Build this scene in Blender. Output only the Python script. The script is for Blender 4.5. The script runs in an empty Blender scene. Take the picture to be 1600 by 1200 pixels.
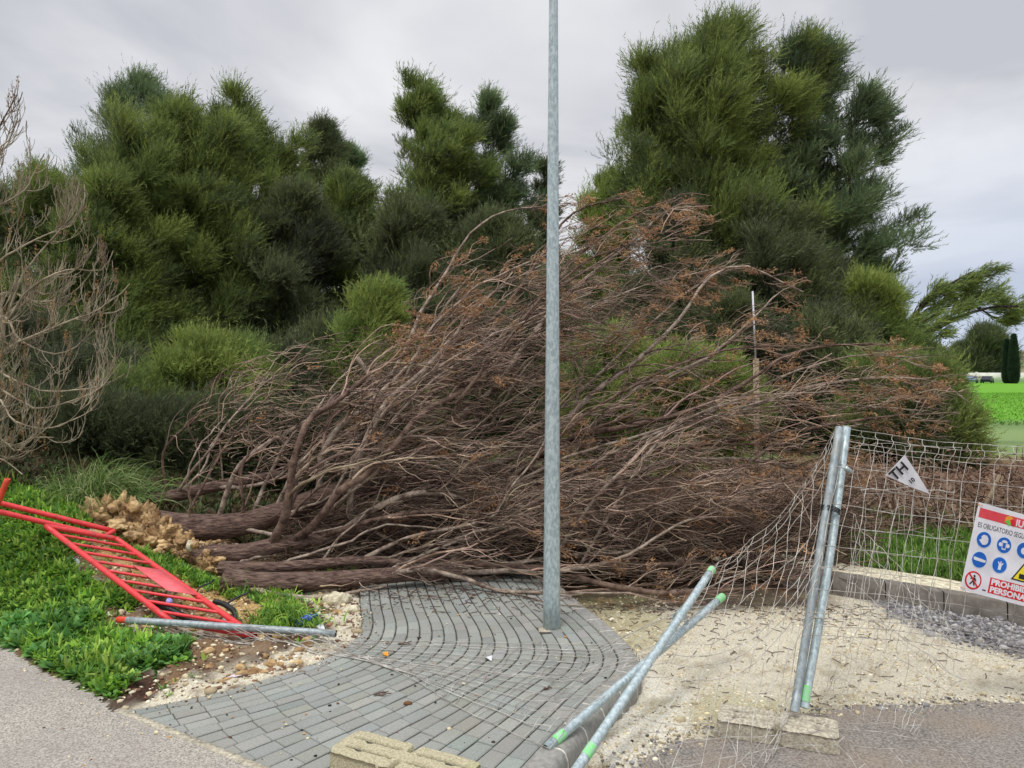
import bpy, bmesh, math, random
import numpy as np
from mathutils import Vector, Matrix, noise as mnoise
PI = math.pi
R = math.radians
rng = np.random.default_rng(7)
random.seed(7)
sc = bpy.context.scene
COL = sc.collection
CH = 1.65      # camera height
F = 1200.0     # focal length in photo pixels
HY = 575.0     # horizon row

# ------------------------------------------------------------------ camera
cd = bpy.data.cameras.new('camera')
cam = bpy.data.objects.new('camera', cd)
COL.objects.link(cam)
cam.location = (0, 0, CH)
cam.rotation_euler = (PI / 2, 0, 0)
cd.sensor_width = 36
cd.lens = 36 * F / 1600
cd.shift_y = -(600 - HY) / 1600
cd.clip_start = 0.05
cd.clip_end = 3000
sc.camera = cam

# ------------------------------------------------------------------ view, sky, sun
sc.view_settings.view_transform = 'Standard'
sc.view_settings.look = 'None'
sc.view_settings.exposure = 0.0
sc.view_settings.gamma = 1.0
SUN_EL, SUN_ROT = R(66), R(210)
w = bpy.data.worlds.new('World')
sc.world = w
w.use_nodes = True
nt = w.node_tree
nt.nodes.clear()
N = nt.nodes.new
Lk = nt.links.new
out = N('ShaderNodeOutputWorld')
bg = N('ShaderNodeBackground')
bg.inputs['Strength'].default_value = 0.1
sky = N('ShaderNodeTexSky')
sky.sky_type = 'NISHITA'
sky.sun_disc = False
sky.sun_elevation = SUN_EL
sky.sun_rotation = SUN_ROT
tc = N('ShaderNodeTexCoord')
sep = N('ShaderNodeSeparateXYZ')
Lk(tc.outputs['Generated'], sep.inputs[0])
def math_node(op, a, b=None, c=None):
    m = N('ShaderNodeMath'); m.operation = op
    for i, v in enumerate((a, b, c)):
        if v is None: continue
        if isinstance(v, (int, float)): m.inputs[i].default_value = v
        else: Lk(v, m.inputs[i])
    return m.outputs[0]
zc = math_node('ADD', math_node('MAXIMUM', sep.outputs[2], 0.0), 0.16)
cx = math_node('DIVIDE', sep.outputs[0], zc)
cy = math_node('DIVIDE', sep.outputs[1], zc)
cmb = N('ShaderNodeCombineXYZ')
Lk(cx, cmb.inputs[0]); Lk(cy, cmb.inputs[1])
n1 = N('ShaderNodeTexNoise'); n1.inputs['Scale'].default_value = 1.05
n1.inputs['Detail'].default_value = 5; n1.inputs['Roughness'].default_value = 0.5
n1.inputs['Distortion'].default_value = 0.4
Lk(cmb.outputs[0], n1.inputs['Vector'])
cr = N('ShaderNodeValToRGB')
cr.color_ramp.elements[0].position = 0.38; cr.color_ramp.elements[0].color = (0.575, 0.59, 0.64, 1)
cr.color_ramp.elements[1].position = 0.6; cr.color_ramp.elements[1].color = (0.87, 0.875, 0.895, 1)
Lk(n1.outputs['Fac'], cr.inputs[0])
# brighter towards the zenith as under a real overcast, bluer low down on the right
up = N('ShaderNodeMapRange'); up.inputs[1].default_value = 0.45; up.inputs[2].default_value = 1.0
up.inputs[3].default_value = 1.0; up.inputs[4].default_value = 2.3
Lk(sep.outputs[2], up.inputs[0])
low = N('ShaderNodeMapRange'); low.inputs[1].default_value = 0.30; low.inputs[2].default_value = 0.04
low.inputs[3].default_value = 0.0; low.inputs[4].default_value = 1.0
Lk(sep.outputs[2], low.inputs[0])
rt = N('ShaderNodeMapRange'); rt.inputs[1].default_value = 0.22; rt.inputs[2].default_value = 0.5
Lk(sep.outputs[0], rt.inputs[0])
lf = math_node('MULTIPLY', low.outputs[0], rt.outputs[0])
lf = math_node('MULTIPLY', lf, 0.75)
mxb = N('ShaderNodeMix'); mxb.data_type = 'RGBA'
Lk(lf, mxb.inputs[0]); Lk(cr.outputs[0], mxb.inputs[6]); mxb.inputs[7].default_value = (0.53, 0.63, 0.83, 1)
sc10 = N('ShaderNodeVectorMath'); sc10.operation = 'SCALE'
Lk(mxb.outputs[2], sc10.inputs[0])
Lk(math_node('MULTIPLY', up.outputs[0], 10.0), sc10.inputs['Scale'])
mx = N('ShaderNodeMix'); mx.data_type = 'RGBA'; mx.inputs[0].default_value = 0.96
Lk(sky.outputs[0], mx.inputs[6]); Lk(sc10.outputs[0], mx.inputs[7])
Lk(mx.outputs[2], bg.inputs['Color']); Lk(bg.outputs[0], out.inputs['Surface'])

sd = bpy.data.lights.new('sun', 'SUN')
sd.energy = 1.5
sd.angle = R(14)
sd.color = (1.0, 0.96, 0.9)
sun = bpy.data.objects.new('sun', sd)
COL.objects.link(sun)
sun.location = (0, 0, 30)
# light arrives from behind the camera, high and a little to the left
sun.rotation_euler = (R(90) - SUN_EL, 0, R(-30))

# ------------------------------------------------------------------ helpers
def W(px, py, d):
    return np.array([(px - 800) / F * d, d, CH - (py - HY) / F * d])

def G(px, py, z=0.0):
    d = (CH - z) * F / (py - HY)
    return np.array([(px - 800) / F * d, d, z])

def link(o, parent=None):
    COL.objects.link(o)
    if parent is not None: o.parent = parent
    return o

def tag(o, label=None, cat=None, group=None, kind=None):
    if label: o['label'] = label
    if cat: o['category'] = cat
    if group: o['group'] = group
    if kind: o['kind'] = kind
    return o

def empty(name, loc=(0, 0, 0), rz=0.0):
    o = bpy.data.objects.new(name, None)
    o.location = loc
    o.rotation_euler = (0, 0, rz)
    o.empty_display_size = 0.1
    return link(o)

def mesh_np(name, V, Fc, mat, parent=None, smooth=False, cols=None, nside=None):
    """V (n,3); Fc (m,k) ints all same size, or list of such arrays"""
    me = bpy.data.meshes.new(name)
    if not isinstance(Fc, (list, tuple)): Fc = [Fc]
    Fc = [f for f in Fc if len(f)]
    V = np.asarray(V, dtype=np.float32)
    if parent is not None:
        pl = np.array(parent.location, dtype=np.float32)
        V = V - pl
        if abs(parent.rotation_euler[2]) > 1e-6:
            a = -parent.rotation_euler[2]
            c, s = math.cos(a), math.sin(a)
            V = np.stack([V[:, 0] * c - V[:, 1] * s, V[:, 0] * s + V[:, 1] * c, V[:, 2]], 1)
    nl = sum(f.size for f in Fc); npoly = sum(len(f) for f in Fc)
    me.vertices.add(len(V)); me.vertices.foreach_set('co', V.astype(np.float32).ravel())
    me.loops.add(nl); me.polygons.add(npoly)
    li = np.concatenate([f.ravel() for f in Fc]).astype(np.int32)
    me.loops.foreach_set('vertex_index', li)
    st, tot, p = [], [], 0
    for f in Fc:
        k = f.shape[1]
        st.append(p + np.arange(len(f)) * k); tot.append(np.full(len(f), k)); p += f.size
    me.polygons.foreach_set('loop_start', np.concatenate(st).astype(np.int32))
    me.polygons.foreach_set('loop_total', np.concatenate(tot).astype(np.int32))
    if smooth: me.polygons.foreach_set('use_smooth', np.ones(npoly, dtype=bool))
    me.update(calc_edges=True)
    if cols is not None:
        ca = me.color_attributes.new('tint', 'FLOAT_COLOR', 'POINT')
        c4 = np.ones((len(V), 4), dtype=np.float32)
        c4[:, :3] = cols
        ca.data.foreach_set('color', c4.ravel())
    if mat: me.materials.append(mat)
    return link(bpy.data.objects.new(name, me), parent)

def bm_obj(name, bm, mat, parent=None, smooth=False):
    me = bpy.data.meshes.new(name)
    bm.normal_update()
    bm.to_mesh(me); bm.free()
    if smooth:
        for p in me.polygons: p.use_smooth = True
    if mat: me.materials.append(mat)
    o = bpy.data.objects.new(name, me)
    if parent is not None:
        V = np.empty(len(me.vertices) * 3, dtype=np.float32)
        me.vertices.foreach_get('co', V)
        V = V.reshape(-1, 3) - np.array(parent.location, dtype=np.float32)
        a = -parent.rotation_euler[2]
        if abs(a) > 1e-6:
            c, s = math.cos(a), math.sin(a)
            V = np.stack([V[:, 0] * c - V[:, 1] * s, V[:, 0] * s + V[:, 1] * c, V[:, 2]], 1)
        me.vertices.foreach_set('co', V.astype(np.float32).ravel())
    return link(o, parent)

def norm(v):
    return v / np.maximum(np.linalg.norm(v, axis=-1, keepdims=True), 1e-9)

def tubes(P, rad, sides=5, cap=False):
    """P (N,n,3), rad (N,n) -> V, F (quads)"""
    P = np.asarray(P, float); rad = np.asarray(rad, float)
    if P.ndim == 2: P = P[None]; rad = rad[None]
    Nn, n, _ = P.shape
    T = np.empty_like(P)
    T[:, 1:-1] = P[:, 2:] - P[:, :-2]
    T[:, 0] = P[:, 1] - P[:, 0]; T[:, -1] = P[:, -1] - P[:, -2]
    T = norm(T)
    mt = norm(T.mean(1))
    ref = np.zeros_like(mt)
    ref[np.arange(Nn), np.abs(mt).argmin(1)] = 1
    A = norm(np.cross(T, ref[:, None, :])); B = np.cross(T, A)
    ang = np.arange(sides) / sides * 2 * PI
    V = (P[:, :, None, :] + rad[:, :, None, None] * (A[:, :, None, :] * np.cos(ang)[None, None, :, None] + B[:, :, None, :] * np.sin(ang)[None, None, :, None]))
    V = V.reshape(-1, 3)
    b = (np.arange(Nn) * n * sides)[:, None, None]
    i = (np.arange(n - 1) * sides)[None, :, None]
    j = np.arange(sides)[None, None, :]
    j2 = (j + 1) % sides
    a = b + i + j; bb = b + i + j2
    Fq = np.stack([a, bb, bb + sides, a + sides], -1).reshape(-1, 4)
    return V, Fq

class Acc:
    """collects geometry of mixed tris and quads"""
    def __init__(s): s.V = []; s.Q = []; s.T = []; s.C = []; s.n = 0
    def add(s, V, Fa, col=None):
        V = np.asarray(V, float); Fa = np.asarray(Fa)
        (s.Q if Fa.shape[1] == 4 else s.T).append(Fa + s.n)
        s.V.append(V); s.n += len(V)
        if col is not None: s.C.append(np.broadcast_to(col, (len(V), 3)))
        return s
    def tube(s, P, r, sides=8, col=None, cap=True):
        P = np.asarray(P, float)
        r = np.full(len(P), r) if np.isscalar(r) else np.asarray(r, float)
        if cap:
            d0 = norm(P[1] - P[0]); d1 = norm(P[-1] - P[-2])
            P = np.vstack([P[0] - d0 * 1e-4, P, P[-1] + d1 * 1e-4]); r = np.concatenate([[1e-4], r, [1e-4]])
        V, q = tubes(P, r, sides); return s.add(V, q, col)
    def box(s, c, size, M=None, col=None):
        hx, hy, hz = [k / 2 for k in size]
        V = np.array([[x, y, z] for x in (-hx, hx) for y in (-hy, hy) for z in (-hz, hz)], float)
        if M is not None: V = V @ np.array(M).T
        V = V + np.array(c)
        Fq = np.array([[0, 1, 3, 2], [4, 6, 7, 5], [0, 4, 5, 1], [2, 3, 7, 6], [0, 2, 6, 4], [1, 5, 7, 3]])
        return s.add(V, Fq, col)
    def build(s, name, mat, parent=None, smooth=False):
        V = np.concatenate(s.V)
        Fs = []
        if s.Q: Fs.append(np.concatenate(s.Q))
        if s.T: Fs.append(np.concatenate(s.T))
        return mesh_np(name, V, Fs, mat, parent, smooth, np.concatenate(s.C) if s.C else None)

def catmull(pts, n):
    pts = np.asarray(pts, float)
    d = np.concatenate([[0], np.cumsum(np.linalg.norm(np.diff(pts, axis=0), axis=1))])
    t = np.linspace(0, d[-1], n)
    Pp = np.vstack([2 * pts[0] - pts[1], pts, 2 * pts[-1] - pts[-2]])
    outp = []
    for tt in t:
        k = min(max(np.searchsorted(d, tt, 'right') - 1, 0), len(pts) - 2)
        u = (tt - d[k]) / max(d[k + 1] - d[k], 1e-9)
        p0, p1, p2, p3 = Pp[k], Pp[k + 1], Pp[k + 2], Pp[k + 3]
        outp.append(0.5 * ((2 * p1) + (-p0 + p2) * u + (2 * p0 - 5 * p1 + 4 * p2 - p3) * u * u + (-p0 + 3 * p1 - 3 * p2 + p3) * u ** 3))
    return np.array(outp)

def srgb(r, g, b):
    f = lambda c: (c / 255 / 12.92) if c / 255 <= 0.04045 else ((c / 255 + 0.055) / 1.055) ** 2.4
    return (f(r), f(g), f(b))

# vectorised value noise for numpy
_perm = np.random.default_rng(3).random((256, 256))
def vnoise(x, y, s=1.0, o=0):
    x = np.asarray(x, float) * s + o * 17.3; y = np.asarray(y, float) * s + o * 9.1
    xi = np.floor(x).astype(int); yi = np.floor(y).astype(int)
    fx = x - xi; fy = y - yi
    fx = fx * fx * (3 - 2 * fx); fy = fy * fy * (3 - 2 * fy)
    g = lambda a, b: _perm[a & 255, b & 255]
    return (g(xi, yi) * (1 - fx) + g(xi + 1, yi) * fx) * (1 - fy) + (g(xi, yi + 1) * (1 - fx) + g(xi + 1, yi + 1) * fx) * fy
def fbm(x, y, s=1.0, o=0, oct=4):
    r = 0; a = .5; t = 0
    for k in range(oct):
        r = r + a * vnoise(x, y, s * 2 ** k, o + k); t += a; a *= .5
    return r / t

def sstep(x, a=0.0, b=1.0):
    t = np.clip((np.asarray(x, float) - a) / (b - a), 0, 1)
    return t * t * (3 - 2 * t)

def in_poly(x, y, poly):
    poly = np.asarray(poly, float)
    x = np.asarray(x, float); y = np.asarray(y, float)
    ins = np.zeros(x.shape, bool)
    j = len(poly) - 1
    for i in range(len(poly)):
        xi, yi = poly[i]; xj, yj = poly[j]
        c = ((yi > y) != (yj > y)) & (x < (xj - xi) * (y - yi) / (yj - yi + 1e-12) + xi)
        ins ^= c; j = i
    return ins

def dist_poly(x, y, poly, closed=True):
    poly = np.asarray(poly, float)
    best = np.full(np.shape(x), 1e9)
    m = len(poly)
    for i in range(m if closed else m - 1):
        a = poly[i]; b = poly[(i + 1) % m]
        ab = b - a
        t = np.clip(((x - a[0]) * ab[0] + (y - a[1]) * ab[1]) / (ab @ ab + 1e-12), 0, 1)
        best = np.minimum(best, np.hypot(x - a[0] - t * ab[0], y - a[1] - t * ab[1]))
    return best

def soft_poly(x, y, poly, soft):
    s = dist_poly(x, y, poly) * np.where(in_poly(x, y, poly), 1, -1)
    return sstep(s, -soft, soft)

# ------------------------------------------------------------------ materials
def mat(name, col=(0.5, 0.5, 0.5), col2=None, scale=20, rough=0.85, metal=0.0, bump=0.0, bscale=None, attr=False,
        detail=4, ramp=(0.35, 0.65), spec=0.4, stretch=None, trans=0.0, extra=None, bdist=0.02):
    m = bpy.data.materials.new(name)
    m.use_nodes = True
    t = m.node_tree
    b = t.nodes['Principled BSDF']
    b.inputs['Roughness'].default_value = rough
    b.inputs['Metallic'].default_value = metal
    b.inputs['Specular IOR Level'].default_value = spec
    co = t.nodes.new('ShaderNodeTexCoord')
    src = co.outputs['Object']
    if stretch:
        mp = t.nodes.new('ShaderNodeMapping'); mp.inputs['Scale'].default_value = stretch
        t.links.new(src, mp.inputs[0]); src = mp.outputs[0]
    nz = t.nodes.new('ShaderNodeTexNoise')
    nz.inputs['Scale'].default_value = scale; nz.inputs['Detail'].default_value = detail
    nz.inputs['Roughness'].default_value = 0.65
    t.links.new(src, nz.inputs['Vector'])
    rp = t.nodes.new('ShaderNodeValToRGB')
    rp.color_ramp.elements[0].position = ramp[0]; rp.color_ramp.elements[1].position = ramp[1]
    c2 = col2 if col2 is not None else tuple(c * 0.7 for c in col)
    rp.color_ramp.elements[0].color = (*c2, 1); rp.color_ramp.elements[1].color = (*col, 1)
    t.links.new(nz.outputs['Fac'], rp.inputs[0])
    last = rp.outputs[0]
    if attr:
        at = t.nodes.new('ShaderNodeAttribute'); at.attribute_name = 'tint'
        mm = t.nodes.new('ShaderNodeMix'); mm.data_type = 'RGBA'; mm.blend_type = 'MULTIPLY'; mm.inputs[0].default_value = 1
        t.links.new(at.outputs['Color'], mm.inputs[6]); t.links.new(last, mm.inputs[7])
        last = mm.outputs[2]
    if extra:
        # second, larger patches: (colour, scale, lo, hi, amount)
        n2 = t.nodes.new('ShaderNodeTexNoise'); n2.inputs['Scale'].default_value = extra[1]; n2.inputs['Detail'].default_value = 5
        t.links.new(co.outputs['Object'], n2.inputs['Vector'])
        mr = t.nodes.new('ShaderNodeMapRange'); mr.inputs[1].default_value = extra[2]; mr.inputs[2].default_value = extra[3]
        mr.inputs[4].default_value = extra[4]
        t.links.new(n2.outputs['Fac'], mr.inputs[0])
        m2 = t.nodes.new('ShaderNodeMix'); m2.data_type = 'RGBA'
        t.links.new(mr.outputs[0], m2.inputs[0]); t.links.new(last, m2.inputs[6]); m2.inputs[7].default_value = (*extra[0], 1)
        last = m2.outputs[2]
    t.links.new(last, b.inputs['Base Color'])
    if bump:
        nb = nz
        if bscale:
            nb = t.nodes.new('ShaderNodeTexNoise'); nb.inputs['Scale'].default_value = bscale; nb.inputs['Detail'].default_value = 4
            t.links.new(src, nb.inputs['Vector'])
        bp = t.nodes.new('ShaderNodeBump'); bp.inputs['Strength'].default_value = bump; bp.inputs['Distance'].default_value = bdist
        t.links.new(nb.outputs['Fac'], bp.inputs['Height']); t.links.new(bp.outputs[0], b.inputs['Normal'])
    if trans:
        tb = t.nodes.new('ShaderNodeBsdfTranslucent')
        t.links.new(last, tb.inputs['Color'])
        ms = t.nodes.new('ShaderNodeMixShader'); ms.inputs[0].default_value = trans
        o = [n for n in t.nodes if n.type == 'OUTPUT_MATERIAL'][0]
        t.links.new(b.outputs[0], ms.inputs[1]); t.links.new(tb.outputs[0], ms.inputs[2]); t.links.new(ms.outputs[0], o.inputs[0])
    return m

M = {}
M['ground'] = mat('ground', (1.18, 1.18, 1.16), (0.55, 0.53, 0.50), scale=95, rough=0.95, bump=0.7, bscale=60, attr=True, detail=8, ramp=(0.3, 0.7), spec=0.15)
M['asphalt'] = mat('asphalt', srgb(196, 190, 180), srgb(110, 104, 95), scale=130, rough=0.9, bump=0.5, detail=3, ramp=(0.34, 0.66), spec=0.25,
                   extra=(srgb(140, 132, 126), 1.6, 0.4, 0.65, 0.4), bdist=0.006)
M['asphalt_worn'] = mat('asphalt_worn', srgb(166, 160, 152), srgb(90, 85, 80), scale=90, rough=0.9, bump=0.6, detail=4, ramp=(0.33, 0.67), spec=0.2,
                        extra=(srgb(150, 132, 112), 2.3, 0.45, 0.68, 0.65), bdist=0.008)
M['paver'] = mat('paver', (1.1, 1.1, 1.1), (0.82, 0.82, 0.82), scale=110, rough=0.85, bump=0.25, attr=True, spec=0.3, bdist=0.003,
                 extra=(srgb(118, 116, 106), 1.9, 0.5, 0.75, 0.35))
M['kerb'] = mat('kerb', srgb(156, 155, 150), srgb(130, 128, 122), scale=40, rough=0.85, bump=0.2, bscale=200, spec=0.3, bdist=0.003, extra=(srgb(165, 160, 145), 5, 0.52, 0.75, 0.5))
M['mortar'] = mat('mortar', srgb(228, 226, 214), srgb(186, 182, 170), scale=60, rough=0.95)
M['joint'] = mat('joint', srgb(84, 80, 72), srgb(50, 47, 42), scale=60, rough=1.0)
M['concrete'] = mat('concrete', srgb(200, 192, 164), srgb(150, 142, 114), scale=110, rough=0.95, bump=0.6, bscale=150, detail=6, bdist=0.006,
                    extra=(srgb(150, 158, 96), 7, 0.56, 0.75, 0.55), spec=0.15)
M['concrete_grey'] = mat('concrete_grey', srgb(208, 200, 180), srgb(146, 138, 122), scale=60, rough=0.95, bump=0.6, bscale=150, bdist=0.005, spec=0.15)
M['limestone'] = mat('limestone', srgb(236, 228, 200), srgb(170, 160, 134), scale=22, rough=0.95, bump=0.8, bscale=40, detail=6, bdist=0.015)
M['galv'] = mat('galvanised', srgb(198, 212, 214), srgb(158, 174, 178), scale=55, rough=0.42, metal=0.35, detail=6, spec=0.5, bump=0.05, ramp=(0.4, 0.6), stretch=(1, 1, 0.5))
M['galv_dull'] = mat('galvanised_dull', srgb(172, 182, 184), srgb(128, 138, 142), scale=40, rough=0.5, metal=0.3, detail=6, stretch=(1, 1, 0.4), extra=(srgb(148, 140, 124), 9, 0.55, 0.75, 0.5))
M['wire'] = mat('wire', srgb(214, 212, 204), srgb(140, 130, 120), scale=14, rough=0.5, metal=0.25)
M['green_paint'] = mat('green_paint', srgb(120, 222, 118), srgb(160, 200, 170), scale=70, rough=0.6, ramp=(.45, .6))
M['red'] = mat('red_paint', srgb(222, 56, 60), srgb(184, 40, 44), scale=30, rough=0.4, spec=0.5, ramp=(0.3, 0.5), extra=(srgb(126, 92, 84), 26, 0.62, 0.66, 0.85))
M['red_faded'] = mat('red_faded', srgb(240, 112, 118), srgb(226, 92, 100), scale=20, rough=0.5)
M['limb_dark'] = mat('limb_dark', srgb(136, 114, 100), srgb(66, 50, 44), scale=11, rough=0.9, bump=0.5, bscale=60, spec=0.2)
M['bark'] = mat('bark', srgb(134, 112, 100), srgb(66, 50, 46), scale=30, rough=0.95, bump=1.0, bscale=34, detail=7, stretch=(0.35, 1.6, 1.6), spec=0.15, bdist=0.03)
M['limb'] = mat('limb_bark', srgb(186, 170, 154), srgb(96, 80, 70), scale=11, rough=0.9, bump=0.5, bscale=60, spec=0.2)
M['twig'] = mat('twig_bark', srgb(196, 172, 152), srgb(104, 84, 72), scale=3.5, attr=True, rough=0.9, spec=0.2, detail=6)
M['deadleaf'] = mat('dead_leaf', srgb(196, 154, 112), srgb(136, 100, 72), scale=4, rough=0.9, trans=0.3)
M['grey_twig'] = mat('grey_twig', srgb(184, 172, 148), srgb(112, 100, 82), scale=4, rough=0.9)
M['seed'] = mat('seed', srgb(176, 148, 104), srgb(128, 96, 64), scale=5, rough=0.9, trans=0.2)
M['pine_bark'] = mat('pine_bark', srgb(74, 62, 56), srgb(34, 28, 26), scale=12, rough=1.0, bump=0.6)
M['pine'] = mat('pine_needle', (1.15, 1.15, 1.15), (0.75, 0.75, 0.75), scale=0.9, rough=0.7, attr=True, trans=0.35, spec=0.25, detail=3)
M['leaf'] = mat('weed_leaf', (1.1, 1.1, 1.1), (0.7, 0.7, 0.7), scale=6, rough=0.6, attr=True, trans=0.3, spec=0.3)
M['clod'] = mat('clod', srgb(218, 188, 140), srgb(136, 102, 68), scale=9, rough=1.0, bump=1.0, bscale=28, detail=7, spec=0.1, bdist=0.03, extra=(srgb(104, 80, 62), 6, 0.54, 0.68, 0.7))
M['pebble'] = mat('pebble', (1.1, 1.1, 1.1), (0.8, 0.8, 0.8), scale=30, rough=0.9, attr=True)
M['white'] = mat('sign_white', srgb(226, 226, 230), srgb(206, 206, 212), scale=8, rough=0.45)
M['sred'] = mat('sign_red', srgb(206, 34, 42), srgb(196, 28, 36), scale=8, rough=0.45)
M['shead'] = mat('sign_header', srgb(216, 76, 84), srgb(206, 60, 70), scale=8, rough=0.45)
M['sblue'] = mat('sign_blue', srgb(22, 104, 196), srgb(12, 84, 172), scale=8, rough=0.45)
M['sblack'] = mat('sign_black', srgb(36, 36, 40), srgb(26, 26, 28), scale=8, rough=0.5)
M['syel'] = mat('sign_yellow', srgb(236, 220, 40), srgb(226, 208, 30), scale=8, rough=0.45)
M['sgreen'] = mat('sign_green', srgb(104, 190, 74), srgb(92, 176, 66), scale=8, rough=0.45)
M['sorange'] = mat('sign_orange', srgb(226, 160, 52), srgb(216, 140, 40), scale=8, rough=0.45)
M['black'] = mat('black_plastic', srgb(40, 40, 42), srgb(24, 24, 26), scale=8, rough=0.45)
M['bluep'] = mat('blue_plastic', srgb(34, 70, 160), srgb(60, 90, 190), scale=18, rough=0.3)
M['paper'] = mat('paper', srgb(226, 216, 222), srgb(200, 180, 196), scale=18, rough=0.7)
M['wood'] = mat('weathered_wood', srgb(168, 152, 124), srgb(120, 104, 84), scale=16, rough=0.9, stretch=(3, 3, 0.3))
M['wall'] = mat('white_wall', srgb(238, 236, 228), srgb(220, 216, 206), scale=1, rough=0.9)
M['carblue'] = mat('car_silver', srgb(120, 140, 160), srgb(110, 130, 150), scale=1, rough=0.3, metal=0.5)
M['cardark'] = mat('car_dark', srgb(40, 46, 58), srgb(34, 38, 48), scale=1, rough=0.3, metal=0.4)
M['glass'] = mat('car_glass', srgb(30, 36, 42), srgb(24, 28, 34), scale=1, rough=0.1, spec=0.8)
M['tyre'] = mat('tyre', srgb(30, 30, 30), srgb(20, 20, 20), scale=10, rough=0.9)

# ------------------------------------------------------------------ layout curves
OUT = catmull([(0.05, 7.6), (0.30, 6.2), (.5, 5.4), (.66, 4.85), (.73, 4.4), (.66, 4.10), (.5, 3.82), (.34, 3.5), (.19, 3.2), (-.1, 2.6), (-.4, 2.0), (-.75, 1.3), (-1.1, .6)], 120)
INN = catmull([(-1.40, 7.6), (-1.22, 6.2), (-1.07, 5.4), (-.97, 4.95), (-.97, 4.6), (-1.12, 4.28), (-1.46, 3.94), (-1.85, 3.70), (-2.4, 3.38), (-3, 3.04), (-3.6, 2.7), (-4.1, 2.4)], 120)
def offset(c, d):
    t = np.gradient(c, axis=0); t = t / np.linalg.norm(t, axis=1, keepdims=True)
    return c + np.stack([t[:, 1], -t[:, 0]], 1) * d
OUTP = offset(OUT, 0.125)       # inner edge of the kerb
if np.mean(OUTP[:, 0] - OUT[:, 0]) > 0: OUTP = offset(OUT, -0.125)
# road edge line (the carriageway is on the camera's side)
RL0 = np.array([-1.85, 3.70]); RL1 = np.array([0.12, 2.47])
rdir = (RL1 - RL0) / np.linalg.norm(RL1 - RL0)
rnor = np.array([-rdir[1], rdir[0]])      # away from the road
if rnor[1] < 0: rnor = -rnor
def road_s(x, y):
    # the road edge bends: left of RL0 it follows the grass verge
    s1 = (x - RL0[0]) * rnor[0] + (y - RL0[1]) * rnor[1]
    d2 = np.array([-1.27, .96]) / np.hypot(1.27, .96); n2 = np.array([.603, .798])
    s2 = (x - RL0[0]) * n2[0] + (y - RL0[1]) * n2[1]
    return np.where(x < RL0[0], s2, s1)
PAVE = np.vstack([OUT, INN[::-1]])

def base_h(x, y):
    """smooth ground level"""
    x = np.asarray(x, float); y = np.asarray(y, float)
    xk = np.interp(y, OUT[::-1, 1], OUT[::-1, 0])
    xk = np.where(y > 5.5, 0.48 + (y - 5.5) * 0.05, xk)
    h = -0.12 * sstep(x - xk, -0.5, -0.05)
    bank = np.interp(-x, [1.6, 2.3, 3.1, 3.6, 4.7, 7, 14, 60], [0, .03, .25, .42, .62, .95, 1.2, 1.2])
    s = road_s(x, y)
    bank = bank * sstep(s, 0.0, 1.0) * (1 - 0.6 * sstep(y, 9, 20))
    h = h + bank
    # right-hand verge behind the far kerb
    fk = far_kerb_y(x)
    h = h + sstep(x, 1.9, 2.6) * (0.13 * sstep(y - fk, 0.35, 0.6) + 0.10 * sstep(y - fk, 1.0, 3.0)) * (1 - sstep(y, 12, 20) * 1.0)
    # far land falls away and comes up again as a hill
    h = h - 1.38 * sstep(y, 26, 175) * 1.0
    h = h + 15.5 * sstep(y, 190, 560)
    return h
def far_kerb_y(x):
    return 5.94 + (np.asarray(x, float) - 2.57) * (5.2 - 5.94) / (3.48 - 2.57)

# ------------------------------------------------------------------ ground
def grid_axis(lo, hi, a, b, fine, grow=1.22):
    core = list(np.arange(a, b + 1e-6, fine))
    r = []; st = fine; p = b
    while p < hi: st = min(st * grow, 60); p += st; r.append(p)
    l = []; st = fine; p = a
    while p > lo: st = min(st * grow, 60); p -= st; l.append(p)
    return np.array(l[::-1] + core + r)
gx = grid_axis(-900, 900, -6.0, 4.6, 0.035)
gy = grid_axis(-300, 1500, 2.4, 8.6, 0.035)
X, Y = np.meshgrid(gx, gy)
H = base_h(X, Y)
insP = in_poly(X, Y, PAVE); dP = dist_poly(X, Y, PAVE)
sgnP = np.where(insP, dP, -dP)
S = road_s(X, Y)
near = (Y < 12) & (np.abs(X) < 9)
PXp = 800 + F * X / np.maximum(Y, .3); PYp = HY + F * (CH - H) / np.maximum(Y, .3)
wob = (fbm(X, Y, 5, 1) - .5) * 40
px_, py_ = PXp + wob, PYp + (fbm(X, Y, 6, 2) - .5) * 26
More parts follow.
